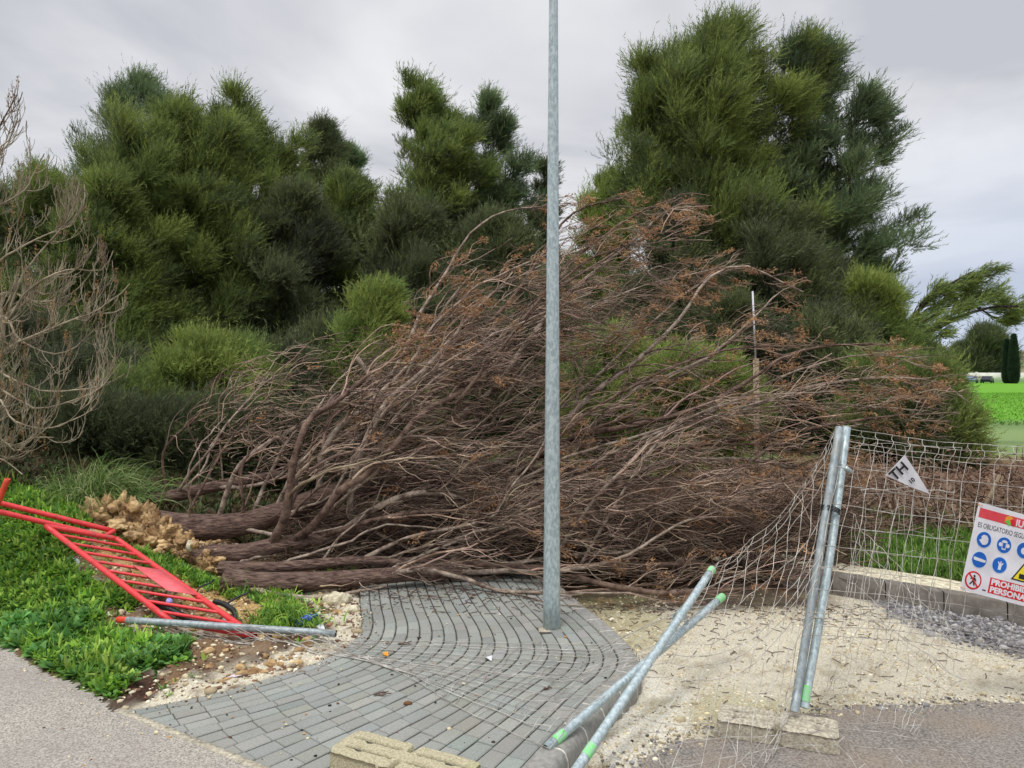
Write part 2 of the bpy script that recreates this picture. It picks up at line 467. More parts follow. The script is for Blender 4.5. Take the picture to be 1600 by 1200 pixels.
POLY = {
 'grass1': [(-900, 640), (-5, 742), (70, 765), (150, 785), (172, 812), (110, 832), (135, 862), (92, 880), (140, 905), (205, 925), (195, 950), (125, 935), (190, 985), (285, 1008), (300, 1030), (222, 1045), (170, 1088), (118, 1070), (60, 1035), (0, 1000), (-900, 900)],
 'grass2': [(180, 846), (250, 872), (330, 902), (385, 930), (300, 912), (225, 892)],
 'grass3': [(398, 925), (450, 925), (488, 978), (405, 985)],
 'grass4': [(1330, 846), (1480, 836), (1640, 845), (1900, 860), (1900, 960), (1500, 906), (1335, 884)],
 'sand1': [(900, 930), (1340, 925), (1400, 960), (1600, 1030), (1900, 1080), (2200, 1150), (2200, 1300), (600, 1300), (850, 1190), (1000, 1060)],
 'sand2': [(480, 925), (600, 930), (560, 1000), (480, 1045), (330, 1095), (210, 1125), (170, 1105), (300, 1062), (440, 1025), (520, 985)],
 'gravel': [(1330, 915), (1600, 950), (1900, 985), (1900, 1060), (1600, 1024), (1500, 1004), (1400, 966)],
 'dark1': [(150, 1055), (205, 1040), (245, 1052), (235, 1092), (195, 1112), (160, 1100)],
 'white1': [(930, 1060), (1000, 1035), (1080, 1090), (1075, 1150), (980, 1200), (900, 1220)],
 'clay': [(330, 890), (420, 930), (420, 990), (330, 970), (250, 930), (150, 870), (140, 800), (200, 780), (300, 850)],
}
def mk(n, soft=10): return np.where(near, soft_poly(px_, py_, POLY[n], soft), 0)
brown = np.array(srgb(128, 104, 80)); dark = np.array(srgb(74, 56, 46)); sand = np.array(srgb(214, 207, 188)); clay = np.array(srgb(206, 170, 112))
grav = np.array(srgb(140, 138, 138)); gr = np.array(srgb(70, 104, 40)); pale = np.array(srgb(136, 160, 104)); field = np.array(srgb(112, 170, 54))
C = np.empty(X.shape + (3,)); C[:] = brown
def lay(m, c):
    global C
    C = C * (1 - m[..., None]) + np.asarray(c) * m[..., None]
lay(sstep(fbm(X, Y, 3, 5), .45, .62) * .8, dark)
lay((S > -0.5) * (Y < 6.4) * sstep(X, -1.2, -2.2) * sstep(fbm(X, Y, 7, 8), .5, .6) * .75, sand * .8)
lay(sstep(Y, 6.9, 7.8) * sstep(-X, -2.5, -1.0) * .9, np.array(srgb(70, 58, 46)))
lay(mk('clay', 14) * .85, clay)
s1 = mk('sand1', 9); lay(s1, sand)
lay(near * sstep(Y, 5.55, 5.8) * sstep(X, 2.6, 2.2) * sstep(X, -1.6, -1.2) * .9, np.array(srgb(78, 62, 52)))  # soil under the heap coloured darker to deepen its shade
lay(s1 * sstep(fbm(X, Y, 1.6, 9), .42, .62) * sstep(X, 2.2, 1.2) * .6, np.array(srgb(176, 170, 126)))
lay(s1 * sstep(fbm(X, Y, 14, 19), .58, .72) * .45, np.array(srgb(150, 134, 106)))
lay(mk('white1', 14) * sstep(fbm(X, Y, 9, 14), .3, .5) * .8, np.array(srgb(236, 232, 220)))
lay(mk('sand2', 7) * sstep(fbm(X, Y, 12, 4), .25, .45), sand * 1.05)
lay(mk('dark1', 9) * .9, np.array(srgb(70, 50, 42)))
lay(mk('gravel', 12), grav)
gm = np.maximum.reduce([mk('grass1', 8), mk('grass2', 6), mk('grass3', 6), mk('grass4', 6)])
lay(gm * .9, gr)
lay(sstep(Y, 12, 13.5) * sstep(-X, 2, -3), pale)
lay(sstep(X, 3, 4.5) * sstep(Y, 8.5, 10) * sstep(Y, 15.5, 14) * sstep(fbm(X, Y, 1.2, 3), .4, .6) * .6, np.array(srgb(150, 110, 88)))
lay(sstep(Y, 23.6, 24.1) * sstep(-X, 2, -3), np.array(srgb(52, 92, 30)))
lay(sstep(Y, 25.2, 25.8) * sstep(-X, 2, -3), field)
lay(sstep(Y, 26, 60) * sstep(fbm(X * .25, Y, .16, 3), .5, .6) * .35, np.array(srgb(100, 168, 30)))
lay(sstep(Y, 180, 200), np.array(srgb(150, 140, 118)))
lay(sstep(Y, 250, 300) * sstep(fbm(X, Y, .02, 3), .45, .55), np.array(srgb(110, 124, 84)))
# relief
rel = (fbm(X, Y, 9, 1) - .5) * .05 + (fbm(X, Y, 26, 2, 3) - .5) * .03
amp = np.where(near, 1.0, 0.0) * (1 + 1.2 * sstep(X, -.9, -1.5) * sstep(Y, 6.2, 5.8)) * (1 - .75 * s1) * sstep(-sgnP, 0.0, 0.12) * sstep(S, 0.0, 0.1)
Hg = H + rel * amp + .05 * mk('gravel', 20) * fbm(X, Y, 10, 4)
Hg = np.where(sgnP > 0.0, H - 0.07 * sstep(sgnP, -0.02, 0.04), Hg)
POLY_RA = None
# right-hand asphalt: edge traced on the ground
RA = np.array([G(p, q, -.12)[:2] for p, q in ((930, 1215), (985, 1190), (1050, 1160), (1130, 1135), (1200, 1120), (1330, 1104), (1480, 1100), (1600, 1094), (1900, 1082), (2400, 1070))])
RA = np.vstack([RA, [(9, 4.0), (9, 2.0), (.3, 2.0)]])
dR = dist_poly(X, Y, RA) * np.where(in_poly(X, Y, RA), 1, -1)
Hg = np.where(dR > 0, Hg - 0.03 * sstep(dR, 0, .12), Hg)
Hg = np.where((S < -0.02), H - 0.03, Hg)
ny, nx = X.shape
idx = np.arange(nx * ny).reshape(ny, nx)
Fq = np.stack([idx[:-1, :-1], idx[:-1, 1:], idx[1:, 1:], idx[1:, :-1]], -1).reshape(-1, 4)
g = mesh_np('ground', np.stack([X, Y, Hg], -1).reshape(-1, 3), Fq, M['ground'], smooth=True, cols=C.reshape(-1, 3))
tag(g, kind='structure')

def ground_z(x, y):
    """height of the modelled ground by bilinear lookup"""
    x = np.asarray(x, float); y = np.asarray(y, float)
    i = np.clip(np.searchsorted(gx, x) - 1, 0, nx - 2); j = np.clip(np.searchsorted(gy, y) - 1, 0, ny - 2)
    u = (x - gx[i]) / (gx[i + 1] - gx[i]); v = (y - gy[j]) / (gy[j + 1] - gy[j])
    return (Hg[j, i] * (1 - u) + Hg[j, i + 1] * u) * (1 - v) + (Hg[j + 1, i] * (1 - u) + Hg[j + 1, i + 1] * u) * v
def top_z(x, y):
    z = ground_z(x, y)
    return np.where(in_poly(np.asarray(x, float), np.asarray(y, float), PAVE), 0.0, np.where(road_s(x, y) < 0, base_h(x, y) + .004, z))

def sheet(name, inside, x0, x1, y0, y1, st, dz, material):
    ax = np.arange(x0, x1, st); ay = np.arange(y0, y1, st)
    A, B = np.meshgrid(ax, ay)
    Z = base_h(A, B) + dz
    m = inside(A, B)
    idx = np.arange(A.size).reshape(A.shape)
    q = np.stack([idx[:-1, :-1], idx[:-1, 1:], idx[1:, 1:], idx[1:, :-1]], -1)
    k = m[:-1, :-1] & m[:-1, 1:] & m[1:, 1:] & m[1:, :-1]
    q = q[k]
    used = np.unique(q); rem = np.full(A.size, -1); rem[used] = np.arange(len(used))
    V = np.stack([A, B, Z], -1).reshape(-1, 3)[used]
    o = mesh_np(name, V, rem[q], material, smooth=True)
    return tag(o, kind='structure')
# left carriageway the camera stands on; edge slightly ragged
sheet('road', lambda a, b: (road_s(a, b) < -0.012 + (fbm(a, b, 11, 3) - .5) * np.where(a < RL0[0], .09, .012)) & ~((in_poly(a, b, RA)) & (a > .9)),
      -9, 6, -2.0, 9.5, .025, 0.004, M['asphalt'])
sheet('road', lambda a, b: in_poly(a + (fbm(a, b, 9, 3) - .5) * .12, b + (fbm(a, b, 8, 5) - .5) * .12, RA) & (road_s(a, b) > 0.0) & (a > np.interp(b, OUT[::-1, 1], OUT[::-1, 0]) + .02),
      .1, 8, 2.0, 4.6, .025, 0.006, M['asphalt_worn'])

# pavement: individually bevelled pavers laid in curved courses
NC = 20
segl = 0.14
# parametrise along the mid line
lamp_xy = np.array([.258, 4.90])
Vs, Fs, Cs = [], [], []
nv = 0
gap = .0036
for c in range(NC):
    v_ = (c + .5) / NC
    cc_ = INN * (1 - v_) + OUTP * v_
    tg_ = np.gradient(cc_, axis=0); tg_ /= np.linalg.norm(tg_, axis=1, keepdims=True)
    nm_ = np.stack([-tg_[:, 1], tg_[:, 0]], 1)
    step_ = (OUTP - INN) / NC
    wd_ = (step_ * nm_).sum(1)
    dm = np.concatenate([[0], np.cumsum(np.linalg.norm(np.diff(cc_, axis=0), axis=1))]); Ltot = dm[-1]
    def edge_pt(u, sg_):
        f_ = [np.interp(u, dm, cc_[:, 0]), np.interp(u, dm, cc_[:, 1])]
        n_ = np.array([np.interp(u, dm, nm_[:, 0]), np.interp(u, dm, nm_[:, 1])]); w_ = np.interp(u, dm, wd_)
        return np.array(f_) + n_ * w_ * .5 * sg_
    off = (.5 if c % 2 else 0) * segl + random.uniform(-.012, .012)
    u = -off
    while u < Ltot:
        ua, ub = max(u, 0), min(u + segl, Ltot)
        u += segl
        if ub - ua < .04: continue
        P4 = [edge_pt(ua, -1), edge_pt(ub, -1), edge_pt(ub, 1), edge_pt(ua, 1)]
        if wd_[60] < 0: P4 = [P4[3], P4[2], P4[1], P4[0]]
        cen = sum(P4) / 4
        s = (cen - RL0) @ rnor
        if s < -0.12: continue
        if np.all(np.abs(cen - lamp_xy) < (.075, .07)): continue
        t = math.atan2((P4[1] - P4[0])[1], (P4[1] - P4[0])[0])
        dz = random.gauss(0, .0012); tx = random.gauss(0, .008); ty = random.gauss(0, .008)
        ring = []
        for gp, z in ((gap, -.03), (gap, -.004), (gap + .005, 0.0)):
            ta_ = (P4[1] - P4[0]) / np.linalg.norm(P4[1] - P4[0]); tn_ = (P4[3] - P4[0]) / np.linalg.norm(P4[3] - P4[0])
            for p, (sa_, sn_) in zip(P4, ((1, 1), (-1, 1), (-1, -1), (1, -1))):
                q = p + ta_ * sa_ * (gp * .45) + tn_ * sn_ * gp * 1.1
                ring.append((q[0], q[1], z + dz + (q[0] - cen[0]) * tx + (q[1] - cen[1]) * ty))
        Vs += ring
        for k in range(2):
            for i in range(4):
                j = (i + 1) % 4
                Fs.append((nv + k * 4 + i, nv + k * 4 + j, nv + k * 4 + 4 + j, nv + k * 4 + 4 + i))
        Fs.append((nv + 8, nv + 9, nv + 10, nv + 11))
        b = random.gauss(1, .065)
        g_ = np.array(srgb(147, 149, 143)) * b * (1 + .06 * np.array([random.gauss(0, .4), 0, random.gauss(0, .4)]))
        Cs += [g_] * 12
        nv += 12
me = bpy.data.meshes.new('pavement')
me.from_pydata(Vs, [], Fs); me.update()
ca = me.color_attributes.new('tint', 'FLOAT_COLOR', 'POINT')
c4 = np.ones((len(Vs), 4), dtype=np.float32); c4[:, :3] = np.array(Cs); ca.data.foreach_set('color', c4.ravel())
me.materials.append(M['paver']); me.materials.append(M['joint'])
bm = bmesh.new(); bm.from_mesh(me)
# bedding under the pavers
row = []
for k in range(0, 120, 2):
    a, b = INN[k], OUTP[k]
    row.append((bm.verts.new((a[0], a[1], -.0075)), bm.verts.new((b[0], b[1], -.0075)), bm.verts.new((a[0], a[1], -.14))))
for k in range(len(row) - 1):
    f = bm.faces.new((row[k][0], row[k + 1][0], row[k + 1][1], row[k][1])); f.material_index = 1
    f = bm.faces.new((row[k][0], row[k][2], row[k + 1][2], row[k + 1][0])); f.material_index = 1
bmesh.ops.bisect_plane(bm, geom=bm.verts[:] + bm.edges[:] + bm.faces[:], plane_co=(RL0[0], RL0[1], 0), plane_no=(-rnor[0], -rnor[1], 0), clear_outer=True)
bm.to_mesh(me); bm.free()
tag(link(bpy.data.objects.new('pavement', me)), kind='structure')
# thin concrete edging between road and pavers
a = Acc()
e0, e1 = RL0 - rdir * .05, RL1 + rdir * .6
for k in range(5):
    p0 = e0 + (e1 - e0) * (k / 5 + .002); p1 = e0 + (e1 - e0) * ((k + 1) / 5 - .002)
    ang = math.atan2(rdir[1], rdir[0])
    m3 = np.array(Matrix.Rotation(ang, 3, 'Z'))
    c_ = (p0 + p1) / 2 - rnor * .024
    a.box((c_[0], c_[1], -.044), (np.linalg.norm(p1 - p0), .04, .1), m3)
tag(a.build('edging', M['concrete_grey']), kind='structure')

# kerb stones along the outer edge
dk = np.concatenate([[0], np.cumsum(np.linalg.norm(np.diff(OUT, axis=0), axis=1))])
def kp(u, off):
    p = np.array([np.interp(u, dk, OUT[:, 0]), np.interp(u, dk, OUT[:, 1])])
    q = np.array([np.interp(u, dk, OUTP[:, 0]), np.interp(u, dk, OUTP[:, 1])])
    return q + (p - q) * off
a = Acc(); mo = Acc()
prof = [(0.02, -.16), (0.02, .000), (.06, .005), (.66, .005), (.80, .001), (.90, -.010), (1.0, -.042), (1.02, -.16)]
u = 0.03; LS = .235
while u < dk[-1]:
    ub = min(u + LS - .012, dk[-1])
    rows = []
    for k in range(4):
        uu = u + (ub - u) * k / 3
        rows.append([np.append(kp(uu, o), z) for o, z in prof])
    V = np.array(rows).reshape(-1, 3); n = len(prof)
    q = [(r * n + i, r * n + i + 1, (r + 1) * n + i + 1, (r + 1) * n + i) for r in range(3) for i in range(n - 1)]
    if (kp(u, 0) - RL0) @ rnor > -.1:
        a.add(V, np.array(q))
        for r in (0, 3):
            a.add(V[r * n:r * n + n], np.array([(0, 1, 6, 7), (1, 2, 5, 6), (2, 3, 4, 5)]))
        rows = []
        for uu in (ub + .0005, ub + .0115):
            rows.append([np.append(kp(uu, o * .995 + .01), z - .0012) for o, z in prof])
        V = np.array(rows).reshape(-1, 3)
        mo.add(V, np.array([(i, i + 1, n + i + 1, n + i) for i in range(n - 1)]))
    u += LS
kb = a.build('kerb', M['kerb'], smooth=False)
tag(kb, kind='structure')
tag(mo.build('kerb_joints', M['mortar']), kind='structure')

# far kerb and its pale walkway on the right
a = Acc()
xs = np.linspace(2.2, 7.0, 17)
for k in range(16):
    xa, xb = xs[k] + .003, xs[k + 1] - .003
    ya, yb = far_kerb_y(xa), far_kerb_y(xb)
    for (o0, o1, z0, z1) in ((0, .12, -.16, .045),):
        V = [(xa, ya + o0, z0), (xb, yb + o0, z0), (xb, yb + o0 + .004, z1 - .012), (xa, ya + o0 + .004, z1 - .012), (xa, ya + o0 + .02, z1), (xb, yb + o0 + .02, z1), (xb, yb + o1, z1), (xa, ya + o1, z1)]
        a.add(V, np.array([(0, 1, 2, 3), (3, 2, 5, 4), (4, 5, 6, 7)]))
tag(a.build('kerb', mat('kerb_dark', srgb(128, 122, 114), srgb(96, 90, 84), scale=12, rough=.9)), kind='structure')
xx = np.linspace(2.2, 7.0, 60); yy = np.linspace(.122, .52, 8)
A_, B_ = np.meshgrid(xx, yy)
Z_ = .04 + (fbm(A_, B_, 8, 2) - .5) * .03 * sstep(B_, .122, .2)
V = np.stack([A_, far_kerb_y(A_) + B_, Z_], -1).reshape(-1, 3)
idx = np.arange(V.shape[0]).reshape(A_.shape)
Fq = np.stack([idx[:-1, :-1], idx[:-1, 1:], idx[1:, 1:], idx[1:, :-1]], -1).reshape(-1, 4)
tag(mesh_np('path', V, Fq, M['limestone'], smooth=True), kind='structure')

# ================================================================== THINGS
# ------------------------------------------------------------------ branching helper
def spawn(P, rad, k, t0, t1, L, spread, pull, npts, rscale, noise=.12, seg_r=None, rmin=.0016, curl=0.0, tpow=1.0):
    """children of the polylines P: k each; pull = vector the tips bend towards"""
    Nn, n, _ = P.shape
    t = t0 + (t1 - t0) * rng.random((Nn, k)) ** tpow
    f = t * (n - 1); i = np.clip(f.astype(int), 0, n - 2); fr = (f - i)[..., None]
    ar = np.arange(Nn)[:, None]
    A = P[ar, i] * (1 - fr) + P[ar, i + 1] * fr
    T = norm(P[ar, i + 1] - P[ar, i])
    rr = rad[ar, i] * (1 - fr[..., 0]) + rad[ar, i + 1] * fr[..., 0]
    rnd = rng.normal(size=A.shape); rnd -= (rnd * T).sum(-1, keepdims=True) * T; rnd = norm(rnd)
    D = norm(T + rnd * spread * (0.6 + .8 * rng.random((Nn, k, 1))))
    LL = L * (0.55 + .7 * rng.random((Nn, k))) * (1 - .35 * t)
    M_ = Nn * k
    A = A.reshape(M_, 3); D = D.reshape(M_, 3); LL = LL.reshape(M_); rr = rr.reshape(M_)
    out_ = [A]
    pull = np.asarray(pull, float)
    st = (LL / (npts - 1))[:, None]
    curlv = norm(rng.normal(size=(M_, 3))) * curl
    for s in range(npts - 1):
        D = norm(D + pull * (1.0 / (npts - 1)) * (1 + s * .5) + curlv / (npts - 1) + rng.normal(size=D.shape) * noise)
        out_.append(out_[-1] + D * st)
    Pn = np.stack(out_, 1)
    r0 = np.maximum(rr * rscale, rmin * 1.6)
    tt = np.linspace(0, 1, npts)[None]
    rn = r0[:, None] * (1 - tt * .72)
    rn = np.maximum(rn, rmin)
    return Pn, rn

def leaf_bits(pts, dirs, n, size, spread, elong=2.2, droop=0.0):
    """scatter n small creased leaf triangles round each point"""
    m = len(pts) * n
    c = np.repeat(pts, n, 0) + rng.normal(size=(m, 3)) * spread
    d = norm(np.repeat(dirs, n, 0) * .9 + rng.normal(size=(m, 3)) * .8 + np.array([0, 0, -droop]))
    sd_ = norm(np.cross(d, rng.normal(size=(m, 3))))
    L = size * (.5 + rng.random((m, 1)))
    w_ = L / elong
    V = np.stack([c - sd_ * w_ * .5, c + sd_ * w_ * .5, c + d * L], 1).reshape(-1, 3)
    return V, np.arange(m * 3).reshape(m, 3)

# ------------------------------------------------------------------ fallen tree
ft = empty('fallen_tree', (-2.3, 6.3, 0.0))
tag(ft, 'huge uprooted tree with bare trunks lying across the pavement, brown twiggy crown heaped up', 'fallen tree')

def px_line(pts, n):
    return catmull(np.array([W(*p) for p in pts]), n)

trunks = [
 ([(205, 818, 6.5), (300, 824, 6.45), (370, 820, 6.4), (440, 800, 6.4), (540, 765, 6.55), (680, 748, 6.9), (900, 735, 7.4)], .115, .05),
 ([(300, 868, 6.15), (380, 864, 6.1), (440, 850, 6.1), (520, 838, 6.2), (640, 812, 6.5), (820, 800, 6.9)], .075, .035),
 ([(345, 888, 5.85), (440, 886, 5.8), (560, 876, 5.9), (700, 880, 6.0), (850, 888, 6.0), (1100, 880, 6.1)], .042, .02),
 ([(352, 912, 5.62), (450, 910, 5.62), (560, 903, 5.7), (680, 893, 5.85), (760, 892, 6.1), (900, 900, 6.4)], .078, .036),
 ([(215, 790, 7.0), (300, 768, 7.0), (420, 745, 7.1), (560, 735, 7.3), (700, 745, 7.5)], .06, .03),
]
trunk_lines = []
for pts, ra, rb in trunks:
    P = px_line(pts, 40)
    rr = np.linspace(ra, rb, 40) * (1 + .05 * np.sin(np.linspace(0, 14, 40)))
    rr[:4] *= np.array([1.35, 1.2, 1.1, 1.03])
    P[:, 2] = np.maximum(P[:, 2], rr * .9)
    trunk_lines.append((P, rr))
    Vt, Ft = tubes(P, rr, 18)
    # furrowed bark relief
    ring = np.repeat(P, 18, 0); dv = Vt - ring
    a_ = np.tile(np.arange(18), 40); s_ = np.repeat(np.arange(40), 18)
    dv *= (1 + .16 * (fbm(a_ * .9, s_ * .35, 1.0, 3) - .5) + .10 * (fbm(a_ * 1.7, s_ * .9, 1.0, 5) - .5))[:, None]
    mesh_np('trunk', ring + dv, Ft, M['bark'], ft, smooth=True)

# limbs traced one by one: photo position, distance; base radius
limbs = [
 ([(425, 845, 6.05), (448, 800, 6.0), (458, 740, 6.0), (470, 690, 6.0), (492, 645, 6.05), (540, 615, 6.2), (600, 570, 6.3), (650, 545, 6.5)], .040),
 ([(350, 800, 6.4), (430, 835, 6.2), (500, 828, 6.1), (560, 815, 6.1)], .022),
 ([(330, 800, 6.4), (360, 740, 6.4), (390, 710, 6.4), (450, 680, 6.5), (520, 640, 6.6), (640, 580, 6.9)], .024),
 ([(355, 822, 6.3), (378, 780, 6.3), (383, 720, 6.3), (400, 690, 6.3), (390, 655, 6.3)], .016),
 ([(560, 760, 6.2), (545, 740, 6.2), (560, 690, 6.2), (590, 640, 6.3), (650, 590, 6.4), (678, 560, 6.5), (740, 490, 6.8), (800, 430, 7)], .030),
 ([(455, 855, 6.0), (500, 820, 5.95), (520, 780, 5.95), (545, 758, 5.95), (580, 735, 6.0), (618, 690, 6.1), (660, 640, 6.3), (720, 610, 6.5), (780, 560, 6.7), (825, 480, 7.0), (900, 430, 7.2), (970, 385, 7.5)], .032),
 ([(500, 740, 6.3), (502, 700, 6.3), (510, 680, 6.3), (540, 650, 6.4), (580, 630, 6.5), (650, 560, 6.8), (700, 480, 7.1), (750, 420, 7.3)], .030),
 ([(560, 560, 7.0), (600, 600, 6.9), (640, 540, 6.9), (665, 480, 7.1), (700, 430, 7.3), (745, 360, 7.5), (800, 325, 7.7), (860, 318, 7.8)], .022),
 ([(600, 745, 6.7), (640, 660, 6.8), (690, 590, 7.0), (740, 530, 7.2), (800, 470, 7.4), (850, 400, 7.6), (905, 330, 7.8), (980, 310, 7.9)], .032),
 ([(650, 750, 6.9), (700, 670, 7.0), (780, 600, 7.1), (830, 530, 7.3), (900, 450, 7.6), (990, 380, 7.9), (1050, 330, 8.0), (1110, 342, 8.0)], .034),
 ([(690, 700, 7.2), (760, 600, 7.3), (830, 490, 7.5), (880, 420, 7.7), (930, 380, 7.8), (1000, 330, 8.0), (1050, 310, 8.1)], .026),
 ([(700, 745, 7.0), (830, 700, 7.0), (930, 610, 7.1), (1000, 560, 7.3), (1060, 500, 7.5), (1100, 440, 7.7), (1160, 415, 7.8), (1250, 455, 7.9)], .032),
 ([(880, 640, 7.4), (910, 560, 7.5), (930, 520, 7.6), (1000, 440, 7.7), (1030, 415, 7.8), (1070, 430, 7.9)], .014),
 ([(820, 730, 6.8), (900, 680, 6.8), (960, 668, 6.8), (1060, 650, 6.9), (1150, 610, 7.1), (1230, 560, 7.3), (1300, 545, 7.4), (1390, 545, 7.5)], .032),
 ([(860, 690, 7.0), (940, 640, 7.1), (1000, 600, 7.2), (1080, 570, 7.3), (1150, 520, 7.5), (1210, 460, 7.7), (1240, 445, 7.7)], .024),
 ([(840, 760, 6.9), (1000, 710, 6.9), (1180, 680, 7.0), (1300, 660, 7.1), (1400, 645, 7.2), (1500, 640, 7.3)], .030),
 ([(900, 735, 7.2), (1050, 690, 7.2), (1200, 625, 7.3), (1290, 600, 7.4), (1400, 590, 7.5), (1470, 600, 7.6), (1515, 630, 7.6)], .028),
 ([(860, 735, 6.6), (1000, 725, 6.6), (1150, 715, 6.7), (1250, 730, 6.8), (1330, 740, 6.8)], .030),
 ([(700, 820, 6.3), (800, 810, 6.3), (950, 760, 6.4), (1100, 745, 6.5), (1180, 720, 6.6), (1230, 680, 6.8)], .022),
 ([(520, 800, 6.1), (580, 775, 6.1), (640, 768, 6.1), (690, 772, 6.2), (760, 790, 6.3), (900, 800, 6.3)], .030),
 ([(500, 845, 6.0), (600, 810, 6.0), (700, 795, 6.1), (800, 802, 6.1), (950, 820, 6.2)], .022),
 ([(720, 882, 5.9), (860, 890, 5.85), (960, 870, 5.85), (1020, 835, 5.9), (1080, 805, 6.0), (1180, 800, 6.1)], .022),
 ([(560, 925, 5.8), (650, 895, 5.75), (730, 905, 5.7), (770, 920, 5.65), (820, 928, 5.6), (900, 935, 5.6), (1000, 930, 5.6), (1090, 935, 5.7)], .022),
 ([(860, 940, 5.6), (960, 935, 5.55), (1080, 930, 5.6), (1200, 920, 5.7), (1300, 900, 5.9)], .026),
 ([(560, 870, 6.0), (640, 840, 6.0), (760, 810, 6.0), (800, 760, 6.1), (850, 700, 6.3), (870, 640, 6.5)], .018),
 ([(245, 745, 6.9), (250, 700, 6.9), (280, 675, 6.9), (320, 640, 6.9), (345, 600, 7.0), (355, 575, 7.0)], .014),
 ([(318, 640, 6.9), (340, 625, 6.9), (365, 605, 6.9), (380, 585, 7.0)], .008),
 ([(250, 760, 6.8), (320, 700, 6.8), (350, 660, 6.8), (390, 620, 6.9), (420, 590, 7.0), (450, 580, 7.1)], .016),
 ([(300, 790, 6.7), (350, 700, 6.7), (400, 640, 6.8), (450, 590, 7.0), (480, 570, 7.1)], .014),
 ([(400, 800, 6.5), (440, 700, 6.6), (500, 630, 6.8), (540, 580, 7.0), (600, 555, 7.1)], .018),
 ([(440, 780, 6.7), (490, 690, 6.8), (560, 600, 7.0), (620, 560, 7.2)], .018),
 ([(345, 930, 5.7), (420, 950, 5.5), (480, 945, 5.45), (530, 930, 5.5), (600, 920, 5.6)], .034),
 ([(700, 760, 7.3), (850, 660, 7.4), (960, 560, 7.6), (1040, 480, 7.8), (1090, 440, 7.9), (1150, 405, 8.0)], .022),
 ([(800, 740, 7.2), (960, 640, 7.3), (1100, 560, 7.5), (1180, 500, 7.7), (1215, 520, 7.8)], .020),
 ([(950, 730, 7.0), (1100, 650, 7.2), (1220, 590, 7.3), (1320, 560, 7.5), (1420, 560, 7.6)], .020),
 ([(950, 790, 6.5), (1100, 770, 6.5), (1200, 760, 6.5), (1310, 775, 6.6)], .018),
]
limb_lines = []
for pts, r0 in limbs:
    P = px_line(pts, 22)
    rr = np.linspace(r0, max(r0 * .22, .004), 22)
    P += np.cumsum(rng.normal(size=P.shape) * .005, 0)
    P[:, 2] = np.maximum(P[:, 2], rr)
    limb_lines.append((P, rr))
# more limbs filling the heap, fanning from the root plate
ENV = np.array([(262, 740), (345, 620), (470, 570), (560, 548), (640, 530), (700, 410), (790, 325), (900, 330), (1000, 308), (1105, 340), (1060, 400), (1160, 410), (1240, 452), (1215, 530), (1390, 548), (1508, 625), (1470, 680), (1330, 780), (1280, 890), (1100, 935), (900, 935), (600, 905), (420, 800)])
root = np.array([180, 900.])
cnt = 0
while cnt < 52:
    e = np.array([rng.uniform(330, 1500), rng.uniform(320, 930)])
    if not in_poly(e[0], e[1], ENV): continue
    if e[0] < 600 and rng.random() < .45: continue
    d = e - root
    f0 = rng.uniform(.35, .62)
    s = root + d * f0 + np.array([rng.normal() * 18, 25 + rng.normal() * 12])
    s[1] = min(s[1], 905)
    dep = 5.9 + 2.2 * (1 - np.clip((e[1] - 320) / 600, 0, 1)) * rng.uniform(.4, 1.1) + rng.uniform(-.1, .6)
    dp0 = max(5.85, dep - rng.uniform(0, .9))
    mid_ = (s + e) / 2 + np.array([-d[1] * 0, -1]) * np.linalg.norm(e - s) * rng.uniform(.02, .14)
    P = px_line([(s[0], s[1], dp0), (mid_[0], mid_[1], (dp0 + dep) / 2), (e[0], e[1], dep)], 22)
    P += np.cumsum(rng.normal(size=P.shape) * .009, 0)
    r0 = rng.uniform(.009, .02)
    rr = np.linspace(r0, .004, 22)
    P[:, 2] = np.maximum(P[:, 2], .02 + rr)
    limb_lines.append((P, rr)); cnt += 1
TA = np.concatenate([p for p, r in trunk_lines])
for P, rr in limb_lines:
    dd_ = np.linalg.norm(TA - P[0], axis=1); k_ = dd_.argmin()
    if dd_[k_] < .75: P += (TA[k_] - P[0])[None] * (np.clip(1 - np.arange(len(P)) / 8, 0, 1) ** 1.5)[:, None]
    rr *= 1 + .07 * (rng.random(len(rr)) - .5)
for k_, (P, rr) in enumerate(limb_lines):
    V, q = tubes(P, rr, 8)
    mesh_np('limb', V, q, M['limb_dark'] if (k_ * 7) % 5 < 2 else M['limb'], ft, smooth=True)
LP = np.stack([p for p, r in limb_lines]); LR = np.stack([r for p, r in limb_lines])
wind = np.array([1.0, .05, .05])
tw = Acc()
A1, R1 = spawn(LP, LR, 12, .10, .97, .95, .62, wind * .55 + np.array([0, 0, -.06]), 14, .5, noise=.15, rmin=.0030, curl=.8)
A2, R2 = spawn(A1, R1, 5, .12, .95, .42, .75, wind * .6 + np.array([0, 0, -.06]), 9, .62, noise=.17, rmin=.0019, curl=.6)
A3, R3 = spawn(A2, R2, 2, .15, .95, .20, .9, wind * .9, 6, .7, noise=.14, rmin=.0017, curl=.3)
